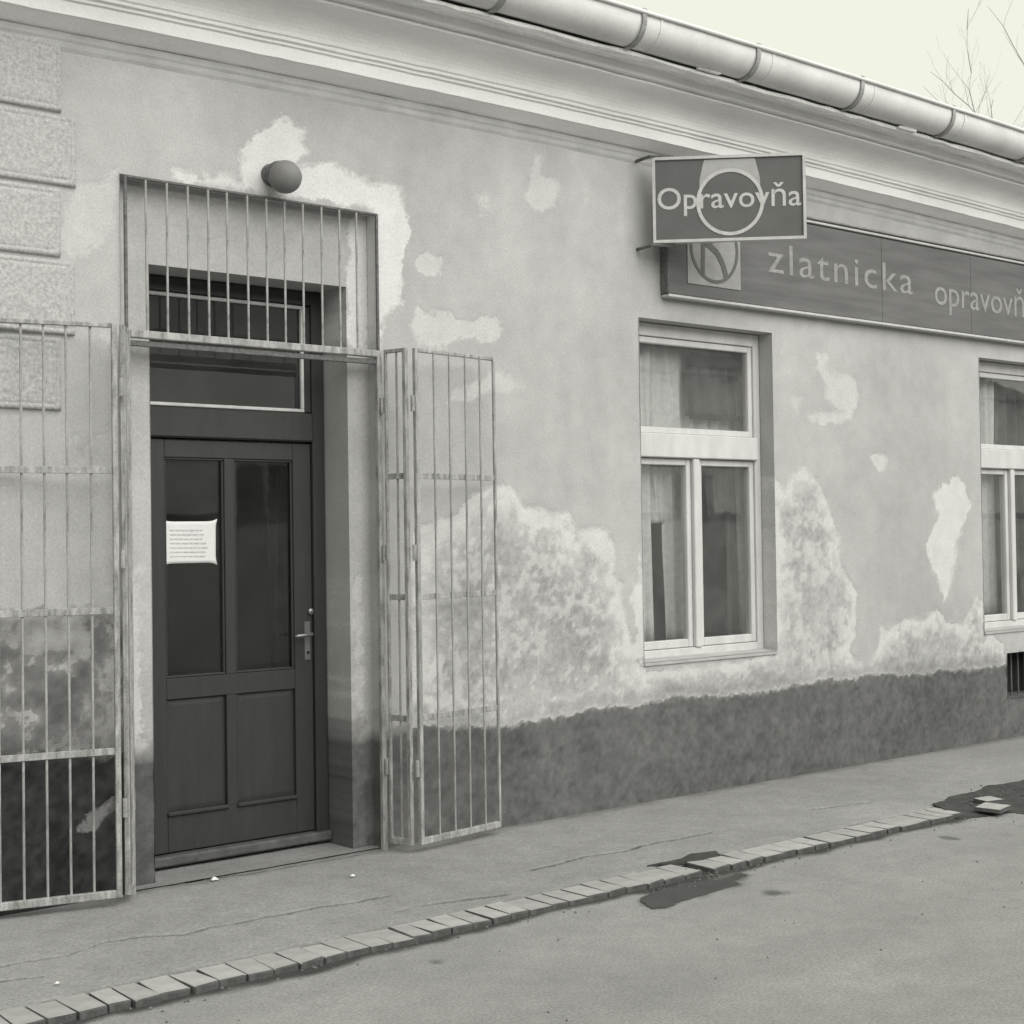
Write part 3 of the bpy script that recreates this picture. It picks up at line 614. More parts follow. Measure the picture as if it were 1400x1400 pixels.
lm.build('typed_lines', M['ink'], paper)['kind'] = 'stuff'

# ------------------------------------------------------------------ iron grille over the door
IY = -.028
grille = empty('door_grille', (3.53, IY, 0)); tag(grille, 'fixed iron grille of upright bars above the dark door, on two side posts', 'grille')
gxl, gxr, gz_b, gz_t = 2.846, 4.212, 2.500, 3.232
for x in (gxl, gxr): MB().box((x-.014, IY-.008, -.03), (x+.014, IY+.02, gz_b+.03), .003).build('post', M['iron'], grille); MB().box((x-.007, IY-.002, gz_b+.03), (x+.007, IY+.012, gz_t), .002).build('side_rod', M['iron_dark'], grille)
MB().box((gxl+.007, IY-.003, gz_t-.011), (gxr-.007, IY+.013, gz_t), .002).build('top_rail', M['iron_dark'], grille)
MB().box((gxl+.014, IY-.014, gz_b-.004), (gxr-.014, IY+.018, gz_b+.032), .004).build('bottom_rail', M['iron'], grille)
MB().box((gxl+.014, IY+.0, gz_b-.040), (gxr-.014, IY+.016, gz_b-.014), .003).build('stop_rail', M['iron_dark'], grille)
bar_me = MB().tube([(0, 0, 0), (0, 0, 1)], .0058, 8).mesh('bar', M['iron'], smooth=False)
for px, py in ((200,300),(228,300),(257,300),(284.5,300),(311,310),(338.5,310),(364,320),(389,320),(414,320),(439.5,330),(464,330),(487.5,330)):
    inst('bar', bar_me, grille, (P(px, py, IY).x-3.53, random.uniform(-.003, .003), gz_b+.03), (0, random.uniform(-.003, .003), 0), (1, 1, gz_t-.01-gz_b-.03))

# folding gate leaves, opened against the wall
def leaf(gate, p, q_, z0, z1, nb, rails, name_post='post', tall=.0, lock=False, mesh_r=1.0):
    p = Vector((p[0], p[1], 0)); q_ = Vector((q_[0], q_[1], 0)); L = (q_-p).length; a = math.atan2(q_.y-p.y, q_.x-p.x)
    base = Matrix.Translation(p) @ Matrix.Rotation(a, 4, 'Z')
    def piece(name, lo, hi, mat, bev=.003):
        b = MB().box(lo, hi, bev); b.v = [base @ v for v in b.v]; return b.build(name, mat, gate)
    piece('post', (0, -.012, z0), (.024, .012, z1+tall), M['iron']); piece('post', (L-.016, -.008, z0), (L, .008, z1), M['iron'])
    piece('top_rail', (.024, -.009, z1-.02), (L-.016, .009, z1), M['iron']); piece('bottom_rail', (.024, -.012, z0), (L-.016, .012, z0+.034), M['iron'])
    for z in rails: piece('cross_rail', (.024, -.003, z-.015), (L-.016, .004, z+.015), M['iron'], .0015)
    inv = WM[gate.name].inverted()
    for i in range(nb):
        s = .02+(L-.032)*(i+1)/(nb+1); w = inv @ (base @ Vector((s, -.008, z0+.03)))
        inst('bar', bar_me, gate, w, (0, random.uniform(-.002, .002), 0), (mesh_r, mesh_r, z1-z0-.04))
def hinges(gate, x, y, zz):
    for z in zz: MB().tube([(x, y, z-.04), (x, y, z+.04)], .011, 10).build('hinge', M['iron'], gate)
RZ = (1.887, 1.277, .668)
gr = empty('folding_gate', (4.29, -.21, 0)); tag(gr, 'folding iron gate leaf opened against the wall towards the window', 'gate', 'folding gate leaves beside the door')
leaf(gr, (4.296, -.214), (4.886, -.128), .035, 2.532, 4, RZ)
leaf(gr, (4.262, -.202), (4.222, -.062), .035, 2.532, 1, RZ)
hinges(gr, 4.281, -.222, (.42, 1.5, 2.25)); hinges(gr, 4.216, -.048, (.42, 1.5, 2.25))
gl = empty('folding_gate', (2.73, -.19, 0)); tag(gl, 'folding iron gate leaf opened against the wall under the quoin blocks', 'gate', 'folding gate leaves beside the door')
leaf(gl, (2.722, -.192), (2.135, -.036), .035, 2.528, 5, RZ)
leaf(gl, (2.752, -.182), (2.834, -.062), .035, 2.528, 1, RZ)
hinges(gl, 2.737, -.198, (.42, 1.5, 2.25)); hinges(gl, 2.842, -.050, (.42, 1.5, 2.25))

# ------------------------------------------------------------------ wall lamp
lc = Vector((3.625, -.115, 3.318))
lamp = empty('wall_lamp', (lc.x, 0, lc.z)); tag(lamp, 'dusty dark round globe lamp on the wall above the grille', 'lamp')
q = MB(); q.lathe([(0, -.004), (.055, -.004), (.055, .018), (.047, .03), (.032, .034), (.032, .055), (0, .055)], (lc.x-.012, 0, lc.z+.03), (.05, -1, -.25), 24); q.build('lamp_base', M['iron_dark'], lamp)
q = MB(); q.lathe([(.0, -.079)]+[(.080*math.sin(math.pi*i/16), -.079*math.cos(math.pi*i/16)) for i in range(1, 16)]+[(0, .079)], lc, (0, 0, 1), 28); q.build('globe', M['lampglass'], lamp, smooth=True)
q = MB(); q.lathe([(.058, 0), (.067, .0), (.067, .02), (.058, .02)], lc+Vector((-.0, .045, .018)), (.05, 1, .3), 24); q.build('collar', M['iron_dark'], lamp)

# ------------------------------------------------------------------ lettering helper
def text_mesh(body, mat, name, width, cap, depth=.003, space=1.0, bold=.0):
    cu = bpy.data.curves.new(name, 'FONT'); cu.body = body; cu.size = 1; cu.extrude = .0; cu.resolution_u = 4; cu.space_character = space; cu.offset = bold
    t = bpy.data.objects.new(name, cu); link(t); dg = bpy.context.evaluated_depsgraph_get(); me = bpy.data.meshes.new_from_object(t.evaluated_get(dg)); bpy.data.objects.remove(t); bpy.data.curves.remove(cu)
    co = np.zeros(len(me.vertices)*3); me.vertices.foreach_get('co', co); co = co.reshape(-1, 3)
    co[:, 0] -= co[:, 0].min(); co[:, 0] *= width/co[:, 0].max(); co[:, 1] *= cap/.73
    faces = [list(p.vertices) for p in me.polygons]; bpy.data.meshes.remove(me)
    par = list(range(len(co)))
    def find(i):
        while par[i] != i: par[i] = par[par[i]]; i = par[i]
        return i
    for f in faces:
        for i in f[1:]: par[find(i)] = find(f[0])
    isl = {}
    for f in faces: isl.setdefault(find(f[0]), []).append(f)
    spans = sorted([(min(co[i, 0] for f in fs for i in f), max(co[i, 0] for f in fs for i in f), fs) for fs in isl.values()], key=lambda t: t[0])
    groups = []
    for a, b, fs in spans:                          # an accent or a dot joins the letter it stands over
        if groups and (min(b, groups[-1][1])-a) > .5*min(b-a, groups[-1][1]-groups[-1][0]): groups[-1][1] = max(b, groups[-1][1]); groups[-1][2] += fs
        else: groups.append([a, b, list(fs)])
    out = []
    for a, b, fs in groups:
        idx = sorted({i for f in fs for i in f}); mp = {k: j for j, k in enumerate(idx)}
        bm = bmesh.new(); vs = [bm.verts.new((co[i, 0], 0, co[i, 1])) for i in idx]
        for f in fs:
            try: bm.faces.new([vs[mp[i]] for i in f])
            except ValueError: pass
        r = bmesh.ops.extrude_face_region(bm, geom=bm.faces[:])
        for v in [g for g in r['geom'] if isinstance(g, bmesh.types.BMVert)]: v.co.y -= depth
        bmesh.ops.recalc_face_normals(bm, faces=bm.faces[:]); m2 = bpy.data.meshes.new(name); bm.to_mesh(m2); bm.free(); m2.materials.append(mat); out.append(m2)
    return out
def ring(mb, c, r0, r1, y0, y1, n=64, a0=0, a1=2*math.pi):
    b = len(mb.v); full = abs(a1-a0-2*math.pi) < 1e-6; m = n if full else n+1
    for i in range(m):
        a = a0+(a1-a0)*i/n
        for r, y in ((r0, y0), (r1, y0), (r1, y1), (r0, y1)): mb.v.append(Vector((c[0]+r*math.cos(a), y, c[1]+r*math.sin(a))))
    for i in range(n):
        j = (i+1) % m
        for k in range(4): mb.f.append((b+i*4+k, b+i*4+(k+1) % 4, b+j*4+(k+1) % 4, b+j*4+k))
    return mb
def prism(mb, pts, y0, y1):
    b = len(mb.v); n = len(pts)
    for y in (y0, y1):
        for x, z in pts: mb.v.append(Vector((x, y, z)))
    mb.f += [tuple(b+i for i in range(n)), tuple(b+n+i for i in reversed(range(n)))] + [(b+i, b+n+i, b+n+(i+1) % n, b+(i+1) % n) for i in range(n)]
    return mb

# ------------------------------------------------------------------ projecting sign, set askew to the wall
sl0 = Vector((6.108, -.125, 3.290)); sr = Vector((6.742, -.738, 3.290)); SW = (sr-sl0).length; SH = .497
ang = math.atan2(sr.y-sl0.y, sr.x-sl0.x)
sign = empty('projecting_sign', sl0, ang); tag(sign, 'dark projecting sign with white border, watch outline and the word Opravovňa', 'sign')
def loc(mb, name, mat, parent=sign, smooth=False): return mb.build(name, mat, parent, local=True, smooth=smooth)
pan = loc(MB().box((.0, .0, .0), (SW, .028, SH), .002), 'panel', M['signdark'])
fr = MB(); t = .013
fr.box((-.004, -.012, -.004), (SW+.004, .034, t)); fr.box((-.004, -.012, SH-t), (SW+.004, .034, SH+.004)); fr.box((-.004, -.0125, t), (t, .0335, SH-t)); fr.box((SW-t, -.0125, t), (SW+.004, .0335, SH-t))
loc(fr, 'border', M['signwhite'])
cxs_, czs_, rr = .447, .226, .197
w = MB(); ring(w, (cxs_, czs_), rr-.0205, rr, -.0035, -.0002, 72); loc(w, 'watch_ring', M['signwhite'])
top = SH-t-.006; w = MB(); hw0, hw1, zz1 = .148, .190, czs_+.075
# lug: filled between the tapering sides and the ring
l = MB(); N_ = 48
for y in (-.0002, -.0022):
    for i in range(N_+1):
        x = -.176+.352*i/N_; zb_ = czs_+math.sqrt(max(0, (rr-.002)**2-x*x)); side = zz1+(top-zz1)*(hw1-abs(x))/(hw1-hw0); zt_ = min(top, side)
        l.v += [Vector((cxs_+x, y, zb_)), Vector((cxs_+x, y, max(zt_, zb_+.0005)))]
n1_ = 2*(N_+1)
for i in range(N_):
    l.f += [(2*i, 2*i+1, 2*i+3, 2*i+2), (n1_+2*i, n1_+2*i+2, n1_+2*i+3, n1_+2*i+1), (2*i+1, n1_+2*i+1, n1_+2*i+3, 2*i+3), (2*i, 2*i+2, n1_+2*i+2, n1_+2*i)]
l.f += [(0, n1_, n1_+1, 1), (2*N_, 2*N_+1, n1_+2*N_+1, n1_+2*N_)]
loc(l, 'watch_lug', M['signlug'])
tme = text_mesh('Opravovňa', M['signwhite'], 'lettering', .835, .132, .002, 1.0, .006)
for m_ in tme: inst('letter', m_, sign, (.024, -.0004, .194))
# the irons that hold it
for z in (-.018, SH+.010):
    b = MB(); b.tube([sl0+Vector((-.018, .125, z-.004)), sl0+Vector((-.02, .0, z)), sl0+Vector((.10, -.07, z)), ], .010, 6); b.build('bracket', M['iron_dark'], sign)
back = MB(); back.tube([(.06, .034, .03), (.06, .034, SH-.03)], .012, 6); back.tube([(SW-.1, .04, .03), (SW-.1, .04, SH-.03)], .012, 6); back.tube([(.06, .034, SH-.05), (SW-.1, .04, SH-.05)], .01, 6)
loc(back, 'back_frame', M['iron_dark'])

# ------------------------------------------------------------------ long sign board
BX0, BX1, BZ0, BZ1, BY = 6.290, 12.3, 2.996, 3.632, -.055
board = empty('shop_sign_board', (BX0, BY, BZ0)); tag(board, 'long weathered sign board reading zlatnicka opravovňa over the windows', 'sign')
seams = [BX0+.004, P(1206, 400, BY).x, P(1328, 430, BY).x, 10.55, BX1-.004]
for i in range(4): MB().box((seams[i]+.0015, BY, BZ0+.026), (seams[i+1]-.0015, BY+.03, BZ1-.03), .0015).build('panel', M['signboard'], board)
def slat(z0, z1, yo, name, mat): MB().box((BX0-.006, BY-yo, z0), (BX1, BY+.05, z1), .003).build(name, mat, board)
slat(BZ0+.003, BZ0+.020, .014, 'bottom_strip', M['signwhite']); slat(BZ1-.022, BZ1-.006, .014, 'top_strip', M['signwhite']); slat(BZ1+.002, BZ1+.016, .022, 'cap_strip', M['signfade'])
MB().box((BX0-.012, BY-.012, BZ0+.024), (BX0+.003, BY+.05, BZ1-.028), .002).build('end_strip', M['iron_dark'], board)
lp0, lp1 = P(940, 396, BY), P(1012, 398, BY); lw = lp1.x-lp0.x
plate = empty('logo_plate', (lp0.x, BY-.002, P(976, 392, BY).z), 0, board)
MB().box((0, -.003, 0), (lw, .0015, lw*.86)).build('plate', M['signgrey'], plate, local=True)
cx_, cz_, rr = lw*.5, lw*.50, lw*.46
q = MB(); ring(q, (cx_, cz_), rr-.022, rr, -.0055, -.0032, 60); q.build('ring_mark', M['signdark'], plate, local=True)
q = MB(); prism(q, [(cx_-.26*lw, cz_-.33*lw), (cx_-.19*lw, cz_-.36*lw), (cx_-.17*lw, cz_+.34*lw), (cx_-.24*lw, cz_+.32*lw)], -.0055, -.0032)
cl = [(cx_+.24*lw, cz_+.34*lw), (cx_+.02*lw, cz_+.12*lw), (cx_-.17*lw, cz_+.02*lw)]; cr = [(cx_-.12*lw, cz_+.04*lw), (cx_+.06*lw, cz_-.06*lw), (cx_+.16*lw, cz_-.2*lw), (cx_+.22*lw, cz_-.36*lw)]
for ln, w_ in ((cl, .030), (cr, .042)):
    for (ax, az), (bx, bz) in zip(ln[:-1], ln[1:]):
        tx, tz = bx-ax, bz-az; h = math.hypot(tx, tz); nx_, nz_ = -tz/h*w_/2, tx/h*w_/2
        prism(q, [(ax+nx_, az+nz_), (bx+nx_, bz+nz_), (bx-nx_, bz-nz_), (ax-nx_, az-nz_)], -.0054-random.random()*.0004, -.0032)
q.build('letter_mark', M['signdark'], plate, local=True)
za, zb = P(1050, 371, BY), P(1248, 403, BY); t1 = text_mesh('zlatnicka', M['signfade'], 'lettering', zb.x-za.x, .205, .0012, 1.14)
for m_ in t1: inst('letter', m_, board, (za.x-BX0, -.0006, (za.z+zb.z)/2-BZ0))
oa, ob = P(1278, 413, BY), P(1400, 430, BY); t2 = text_mesh('opravovňa', M['signfade'], 'lettering', (ob.x-oa.x)*1.13, .205, .0012)
for m_ in t2: inst('letter', m_, board, (oa.x-BX0, -.0006, oa.z-BZ0-.012))

# ------------------------------------------------------------------ pavement, kerb, road
KB, KF, RZ0 = -1.268, -1.448, -.019
def gpoly(pp, z=0): return [(G(a, b, z).x, G(a, b, z).y) for a, b in pp]
CRACKS = [gpoly(c) for c in (
    [(0,1321),(35,1313),(90,1305),(125,1293),(150,1285),(200,1278),(250,1276),(290,1266),(330,1259),(365,1251),(395,1247),(440,1237),(470,1234),(530,1223)],
    [(180,1216),(215,1211),(262,1204),(310,1197),(350,1192),(430,1178),(490,1168)],
    [(726,1188),(760,1181),(800,1170),(850,1163),(900,1150),(930,1146),(975,1136)],
    [(540,1245),(580,1236),(640,1228),(690,1222)], [(1110,1106),(1150,1101),(1190,1096)], [(0,1340),(60,1333)])]
xs = axis_pts(-6, 18, 1.4, 8.6, .011, .3, [6.0]); ys = axis_pts(KB-.004, .02, KB-.004, .02, .011, .05, [.0])
X, Y = np.meshgrid(xs, ys); n = fbm(X, Y, 30, 3, 70)-.5; wx, wy = X+.02*n, Y+.026*(fbm(X, Y, 16, 4, 75)-.5)
dc = np.full(X.shape, 9.0)
for c in CRACKS: dc = np.minimum(dc, pdist(wx, wy, c) + .006*np.maximum(0, fbm(X, Y, 4, 2, 79)-.45)*4)
crk = 1-sstep(.006, .014, dc)
kd = np.abs(Y-(KB+.012)+.03*(fbm(X, Y, 5, 3, 78)-.5)); crk = np.maximum(crk, (1-sstep(.005, .013, kd))*sstep(.42, .5, fbm(X, Y*0, 2.1, 3, 77)))
edge = 1-sstep(.0, .05, Y-KB + .06*(fbm(X, Y, 9, 3, 81)-.5))
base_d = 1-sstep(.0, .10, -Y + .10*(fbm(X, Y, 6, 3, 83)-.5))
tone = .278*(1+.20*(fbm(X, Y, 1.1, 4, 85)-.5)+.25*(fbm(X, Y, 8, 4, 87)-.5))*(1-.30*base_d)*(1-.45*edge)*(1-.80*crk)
walk = np_grid('pavement', X, Y, .006*(fbm(X, Y, 2.5, 4, 89)-.5)-.009*crk-.01*edge-.004, M['walk'], None, None, dict(tone=tone)); tag(walk, kind='structure')
# slab in the doorway
xs = np.linspace(NICHE[0]+.001, NICHE[1]-.001, 110); ys = np.linspace(.008, DY+.1, 28); X, Y = np.meshgrid(xs, ys)
hole = None
slabz = .003+.004*(fbm(X, Y, 5, 3, 91)-.5)
inside = ((X > OPEN[0]) & (X < OPEN[1])) | (Y < ND)
slab = np_grid('doorstep_slab', X, Y, slabz, M['walk'], house, ~(inside[:-1, :-1] & inside[1:, 1:]), dict(tone=.24*(1+.3*(fbm(X, Y, 7, 4, 93)-.5))))
# road
PUD = gpoly([(872,1228),(893,1218),(925,1208),(960,1204),(990,1199),(1012,1191),(1022,1195),(1006,1203),(1014,1207),(992,1214),(960,1223),(935,1229),(912,1239),(895,1240),(884,1236)], RZ0)
PUD2 = gpoly([(1044,1217),(1060,1215),(1078,1219),(1062,1222),(1046,1223)], RZ0)
xs = axis_pts(-9, 20, 1.2, 9.4, .02, .4, [6.0]); ys = axis_pts(-8.2, KF+.10, -4.6, KF+.10, .02, .2, [-4.0])
X, Y = np.meshgrid(xs, ys); s = KF-Y
nb = fbm(X, Y, 5, 4, 101); nl = fbm(X*.35, Y*1.6, 2.0, 4, 103)-.5
dirt_shade = (1-sstep(.02, .075, s - .16*(fbm(X, Y, 2.6, 4, 115)-.42) - .05*(nb-.5)))  # dirt along the kerb foot, with its shadow line painted into the tone
tone = .280*(1+.16*(fbm(X, Y, .7, 4, 105)-.5)+.20*nl+.16*(fbm(X, Y, 9, 4, 107)-.5))*(1-.80*dirt_shade)
spots = fbm(X, Y, 3.3, 2, 111); tone = tone*(1-.5*sstep(.865, .90, spots))
halo = np.maximum(sdf(X, Y, PUD, .4), sdf(X, Y, PUD2, .4)) + .10*(fbm(X, Y, 9, 4, 117)-.5); tone = tone*(1-.62*sstep(-.035, .03, halo))
road = np_grid('road', X, Y, RZ0+.010*(fbm(X, Y, 1.2, 4, 109)-.5)-.006, M['road'], None, None, dict(tone=tone)); tag(road, kind='structure')
def flat_patch(name, poly, z, mat, thick=.004, amp=.02, slope=False):
    pts = []; n = len(poly)
    for i in range(n):
        (ax, ay), (bx, by) = poly[i], poly[(i+1) % n]
        for k in range(14): t = k/14; pts.append((ax+(bx-ax)*t, ay+(by-ay)*t))
    pp = np.array(pts); pp[:, 0] += amp*(fbm(pp[:, 0], pp[:, 1], 16, 5, 121, .65)-.5)*2; pp[:, 1] += amp*.7*(fbm(pp[:, 0], pp[:, 1], 16, 5, 125, .65)-.5)*2
    m = len(pp); b = MB(); zf = lambda y: z+(RZ0-.001-z)*min(1, max(0, (KB-.06-y)/(KB-KF-.08))) if slope else z
    b.v = [Vector((x, y, zf(y))) for x, y in pp] + [Vector((x, y, zf(y)-thick)) for x, y in pp]
    bm = bmesh.new(); vs = [bm.verts.new(v) for v in b.v[:m]]; f = bm.faces.new(vs); bmesh.ops.triangulate(bm, faces=[f]); bm.verts.index_update()
    b.f = [tuple(v.index for v in f.verts) for f in bm.faces]; bm.free(); b.f += [(i, (i+1) % m, m+(i+1) % m, m+i) for i in range(m)]
    return tag(b.build(name, mat), kind='structure')
flat_patch('puddle', PUD, RZ0-.0040, M['wet'], .012, .03); flat_patch('puddle', PUD2, RZ0-.0048, M['wet'], .012, .008)
# damp earth where the kerb has gone
flat_patch('bare_earth', gpoly([(1276,1100),(1292,1096),(1296,1090),(1320,1086),(1344,1080),(1346,1076),(1372,1073),(1420,1064),(1440,1090),(1410,1110),(1388,1106),(1362,1108),(1340,1112),(1318,1114),(1296,1112)]), .007, M['earth'], .03, .035, True)
flat_patch('bare_earth', gpoly([(885,1184),(930,1175),(945,1168),(978,1164),(985,1170),(960,1176),(920,1181)]), .004, M['earth'], .012, .008)

kerb = MB(); kerb.box((-6, KF+.022, -.13), (7.20, KB+.004, -.022)); kerb.box((9.0, KF+.022, -.13), (18, KB+.004, -.022))
kerb = kerb.build('kerb', M['earth']); tag(kerb, kind='structure')
SMESH = []
for v in range(9):
    rnd = random.Random(40+v); bm = bmesh.new(); bmesh.ops.create_cube(bm, size=1)
    for vv in bm.verts: vv.co += Vector((rnd.uniform(-.03, .03), rnd.uniform(-.03, .03), rnd.uniform(-.02, .02)))
    for vv in bm.verts: vv.co.x *= .1; vv.co.y *= .192; vv.co.z = (vv.co.z-.5)*.11
    bmesh.ops.bevel(bm, geom=bm.edges[:], offset=.006, segments=2, affect='EDGES', profile=.6)
    for vv in bm.verts: vv.co += Vector((rnd.uniform(-1, 1), rnd.uniform(-1, 1), rnd.uniform(-1, 1)))*.0012
    me = bpy.data.meshes.new('kerb_stone'); bm.to_mesh(me); bm.free(); me.materials.append(M['stone' if v % 3 else 'stone_pale']); me.materials.append(M['stone_dark'])
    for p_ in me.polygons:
        if p_.normal.y < -.25 or abs(p_.normal.x) > .5: p_.material_index = 1  # front and side faces take the darker granite
    SMESH.append(me)
fx = [1.33, 1.45, 1.57, 1.68, 1.78] + [G(a, b_).x for a, b_ in ((67,1395),(107,1385),(145,1373),(181,1366),(218,1358),(262,1349),(297,1340),(333,1330),(368,1321),(400,1313),(434,1305),(467,1299),(499,1292),(530,1286),(559,1279),(586,1273),(615,1267),(644,1261),(672,1256),(700,1250),(727,1245))]
x = fx[-1]
while x < 4.93: x += random.choice((.098, .112, .125, .14)); fx.append(x)
def stones(fx, skip=()):
    for i in range(len(fx)-1):
        wd = fx[i+1]-fx[i]
        if wd < .05: continue
        xm = (fx[i]+fx[i+1])/2 + .045          # joints run back askew
        yc = (KB+KF)/2 - .006 + .010*math.sin(xm*1.7) + random.uniform(-.007, .007)
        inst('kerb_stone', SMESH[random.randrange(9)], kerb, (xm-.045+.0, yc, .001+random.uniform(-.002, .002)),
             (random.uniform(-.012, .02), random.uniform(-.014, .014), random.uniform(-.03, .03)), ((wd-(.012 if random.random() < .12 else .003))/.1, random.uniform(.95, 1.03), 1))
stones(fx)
fx2 = [5.10]
while fx2[-1] < 7.12: fx2.append(fx2[-1]+random.choice((.10, .112, .125, .14)))
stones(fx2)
fx3 = [9.1]
while fx3[-1] < 12.5: fx3.append(fx3[-1]+.12)
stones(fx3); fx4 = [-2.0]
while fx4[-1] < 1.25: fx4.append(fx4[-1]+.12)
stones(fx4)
def loose(px, py, sc, rot, label):
    p = G(px, py, .03); o = bpy.data.objects.new('loose_sett', SMESH[0]); link(o); o.location = (p.x, p.y, .018); o.rotation_euler = rot; o.scale = sc; tag(o, label, 'stone')
SMESH[0].materials[0] = M['stone_pale']
loose(1358, 1099, (2.0, .80, .2), (.02, .02, .25), 'larger pale loose stone lying on bare earth at the kerb gap')
loose(1352, 1089, (1.35, .6, .2), (.02, .0, -.2), 'smaller pale loose stone lying behind another at the kerb gap')
rg = random.Random(11); gv = MB()
for _ in range(420):
    r_ = rg.random()
    if r_ < .45: gx_, gy_ = rg.uniform(7.0, 8.6), rg.gauss(-1.40, .11)
    elif r_ < .6: gx_, gy_ = rg.gauss(5.05, .16), rg.gauss(-1.45, .06)
    elif r_ < .9: gx_, gy_ = rg.uniform(1.5, 7.2), KF-.02-abs(rg.gauss(0, .05))
    else: gx_, gy_ = rg.uniform(1.5, 8), rg.uniform(-3.0, -1.5)
    if gy_ > KF and gx_ < 7.15 and not 4.95 < gx_ < 5.1: continue
    z_ = RZ0-.004 if gy_ < KF else RZ0+(.007-RZ0)*min(1, (gy_-KF)/.12); q_ = rg.uniform(.003, .010)
    pts_ = [Vector((rg.uniform(.6, 1)*a_, rg.uniform(.6, 1)*b_, rg.uniform(.5, .9)*c_))*q_ for a_, b_, c_ in ((1, 0, 0), (0, 1, 0), (-1, 0, 0), (0, -1, 0), (0, 0, 1), (0, 0, -1))]
    gv.add([p_+Vector((gx_, gy_, z_)) for p_ in pts_], [(0, 1, 4), (1, 2, 4), (2, 3, 4), (3, 0, 4), (1, 0, 5), (2, 1, 5), (3, 2, 5), (0, 3, 5)])
tag(gv.build('gravel', M['grit']), 'loose gravel and grit scattered along the kerb', 'gravel', kind='stuff')
# scraps on the pavement
def scrap(px, py, s, label):
    p = G(px, py, .012); b = MB(); b.add([(p.x-s, p.y-s*.6, .004), (p.x+s*.9, p.y-s*.7, .004), (p.x+s, p.y+s*.5, .004), (p.x-s*.7, p.y+s*.8, .004), (p.x-s*.3, p.y, .004+s*.7), (p.x+s*.4, p.y+s*.1, .004+s*.55)],
        [(0, 1, 5, 4), (1, 2, 5), (2, 3, 4, 5), (3, 0, 4), (0, 3, 2, 1)]); tag(b.build('paper_scrap', M['paper'], origin=(p.x, p.y, .004)), label, 'litter')
scrap(293, 1200, .019, 'small white crumpled scrap on the joint before the door'); scrap(482, 1195, .013, 'tiny pale scrap on the pavement below the gate'); scrap(78, 1341, .010, 'tiny pale scrap on the pavement beside the kerb stones')

# ------------------------------------------------------------------ ground to the horizon, far pavement and the other side of the street (seen in the panes)
b = MB(); b.add([(-600, -600, -.16), (600, -600, -.16), (600, 600, -.16), (-600, 600, -.16)], [(0, 1, 2, 3)]); tag(b.build('ground', M['soil']), kind='structure')
X, Y = np.meshgrid(np.linspace(-14, 34, 97), np.linspace(-8.15, -15.5, 30)); tag(np_grid('far_pavement', X, Y, .0*X-.0, M['walk'], None, None, dict(tone=.22+.03*(fbm(X, Y, 2, 3, 131)-.5))), kind='structure')
gw = empty('garden_wall', (14, -9.6, 0)); tag(gw, 'low rendered garden wall with dark coping across the street', 'wall')
MB().box((5.2, -9.85, -.1), (34, -9.6, 1.80)).build('wall', M['brick'], gw)
for i in range(36): MB().box((5.2+i*.8, -9.9, 1.80), (5.985+i*.8, -9.55, 1.92), .01).build('coping_stone', M['coping'], gw)
op = empty('opposite_house', (-4, -14, 0)); tag(op, 'low stuccoed house standing across the street behind the camera', 'house')
MB().box((-13, -21, -.2), (34, -14, 4.8)).build('wall', M['far'], op)
b = MB(); b.add([(-13.3, -13.6, 4.8), (34.3, -13.6, 4.8), (34.3, -21.5, 4.8), (-13.3, -21.5, 4.8), (-13.3, -17.5, 6.6), (34.3, -17.5, 6.6)], [(0, 1, 5, 4), (2, 3, 4, 5), (0, 4, 3), (1, 2, 5), (0, 3, 2, 1)]); b.build('roof', M['farroof'], op)
for i in range(14):
    x = -11+i*3.2; wn = MB().box((x, -14.0, 1.2), (x+1.2, -13.97, 2.9), .004).build('window', M['frame'], op)
    for a in (0, 1): MB().box((x+.08+a*.55, -13.975, 1.3), (x+.57+a*.55, -13.96, 2.8)).build('pane', M['dark'], wn)

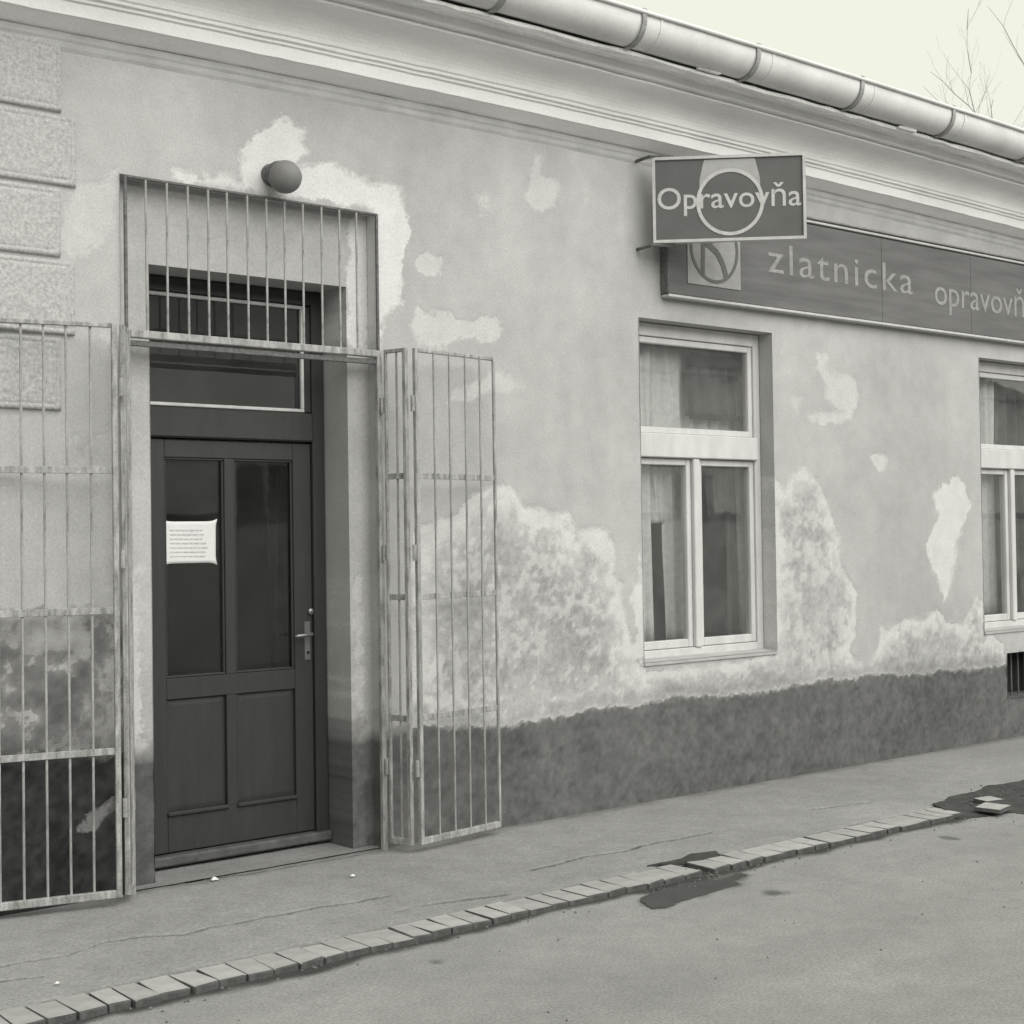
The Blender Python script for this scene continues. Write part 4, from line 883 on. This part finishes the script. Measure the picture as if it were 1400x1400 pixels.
# ------------------------------------------------------------------ bare tree behind the roof
TY = 9.5
def T3(px, py, dy=0): return P(px, py, TY+dy)
tb = T3(1345, 200); root = Vector((tb.x, TY, -.1))
tree = empty('bare_tree', root); tag(tree, 'bare leafless tree with thin twigs rising behind the roof', 'tree')
fork = T3(1345, 230)
MB().tube([root, root+Vector((.1, .05, 2.2)), Vector((tb.x-.1, TY+.05, 4.4)), fork], [.22, .17, .13, .08], 10).build('trunk', M['bark'], tree, smooth=True)
crown = MB(); rt = random.Random(5)
def branch(pts, r0, r1, depth):
    n = len(pts); crown.tube(pts, [r0+(r1-r0)*i/(n-1) for i in range(n)], 5)
    if depth <= 0: return
    for k in range(1, n-1 if depth > 1 else n):
        for _ in range(1 if rt.random() < (.95 if depth > 1 else .6) else 0):
            p = pts[k]; d = (pts[min(k+1, n-1)]-pts[k-1]).normalized(); side = Vector((rt.uniform(-1, 1), rt.uniform(-1, 1), rt.uniform(-.1, .7))).normalized()
            d = (d*.8+side*.75).normalized(); L = rt.uniform(.3, .8)*(.9 if depth > 1 else .55); q = [p]
            for j in range(4): d = (d+Vector((rt.uniform(-.25, .25), rt.uniform(-.25, .25), rt.uniform(-.05, .3)))).normalized(); q.append(q[-1]+d*L/3)
            rr = (r0+(r1-r0)*k/(n-1))*.5; branch(q, rr, .0025, depth-1)
for pp, r in (([(1345,230),(1340,190),(1333,155),(1325,122),(1328,100),(1323,70),(1322,40),(1324,12)], .030), ([(1343,210),(1337,160),(1325,145),(1305,128),(1290,112),(1272,98)], .026),
              ([(1347,220),(1352,190),(1357,168),(1355,148),(1358,135)], .030), ([(1350,225),(1380,180),(1410,130),(1400,88),(1385,62),(1372,36),(1350,8)], .028), ([(1340,200),(1318,165),(1295,150),(1262,118)], .014), ([(1350,225),(1400,170),(1440,120),(1460,60),(1470,10)], .03)):
    branch([T3(a, b_, rt.uniform(-.5, .5) if i else 0) for i, (a, b_) in enumerate(pp)], r*.62, .004, 2)
crown.build('crown', M['bark'], tree)
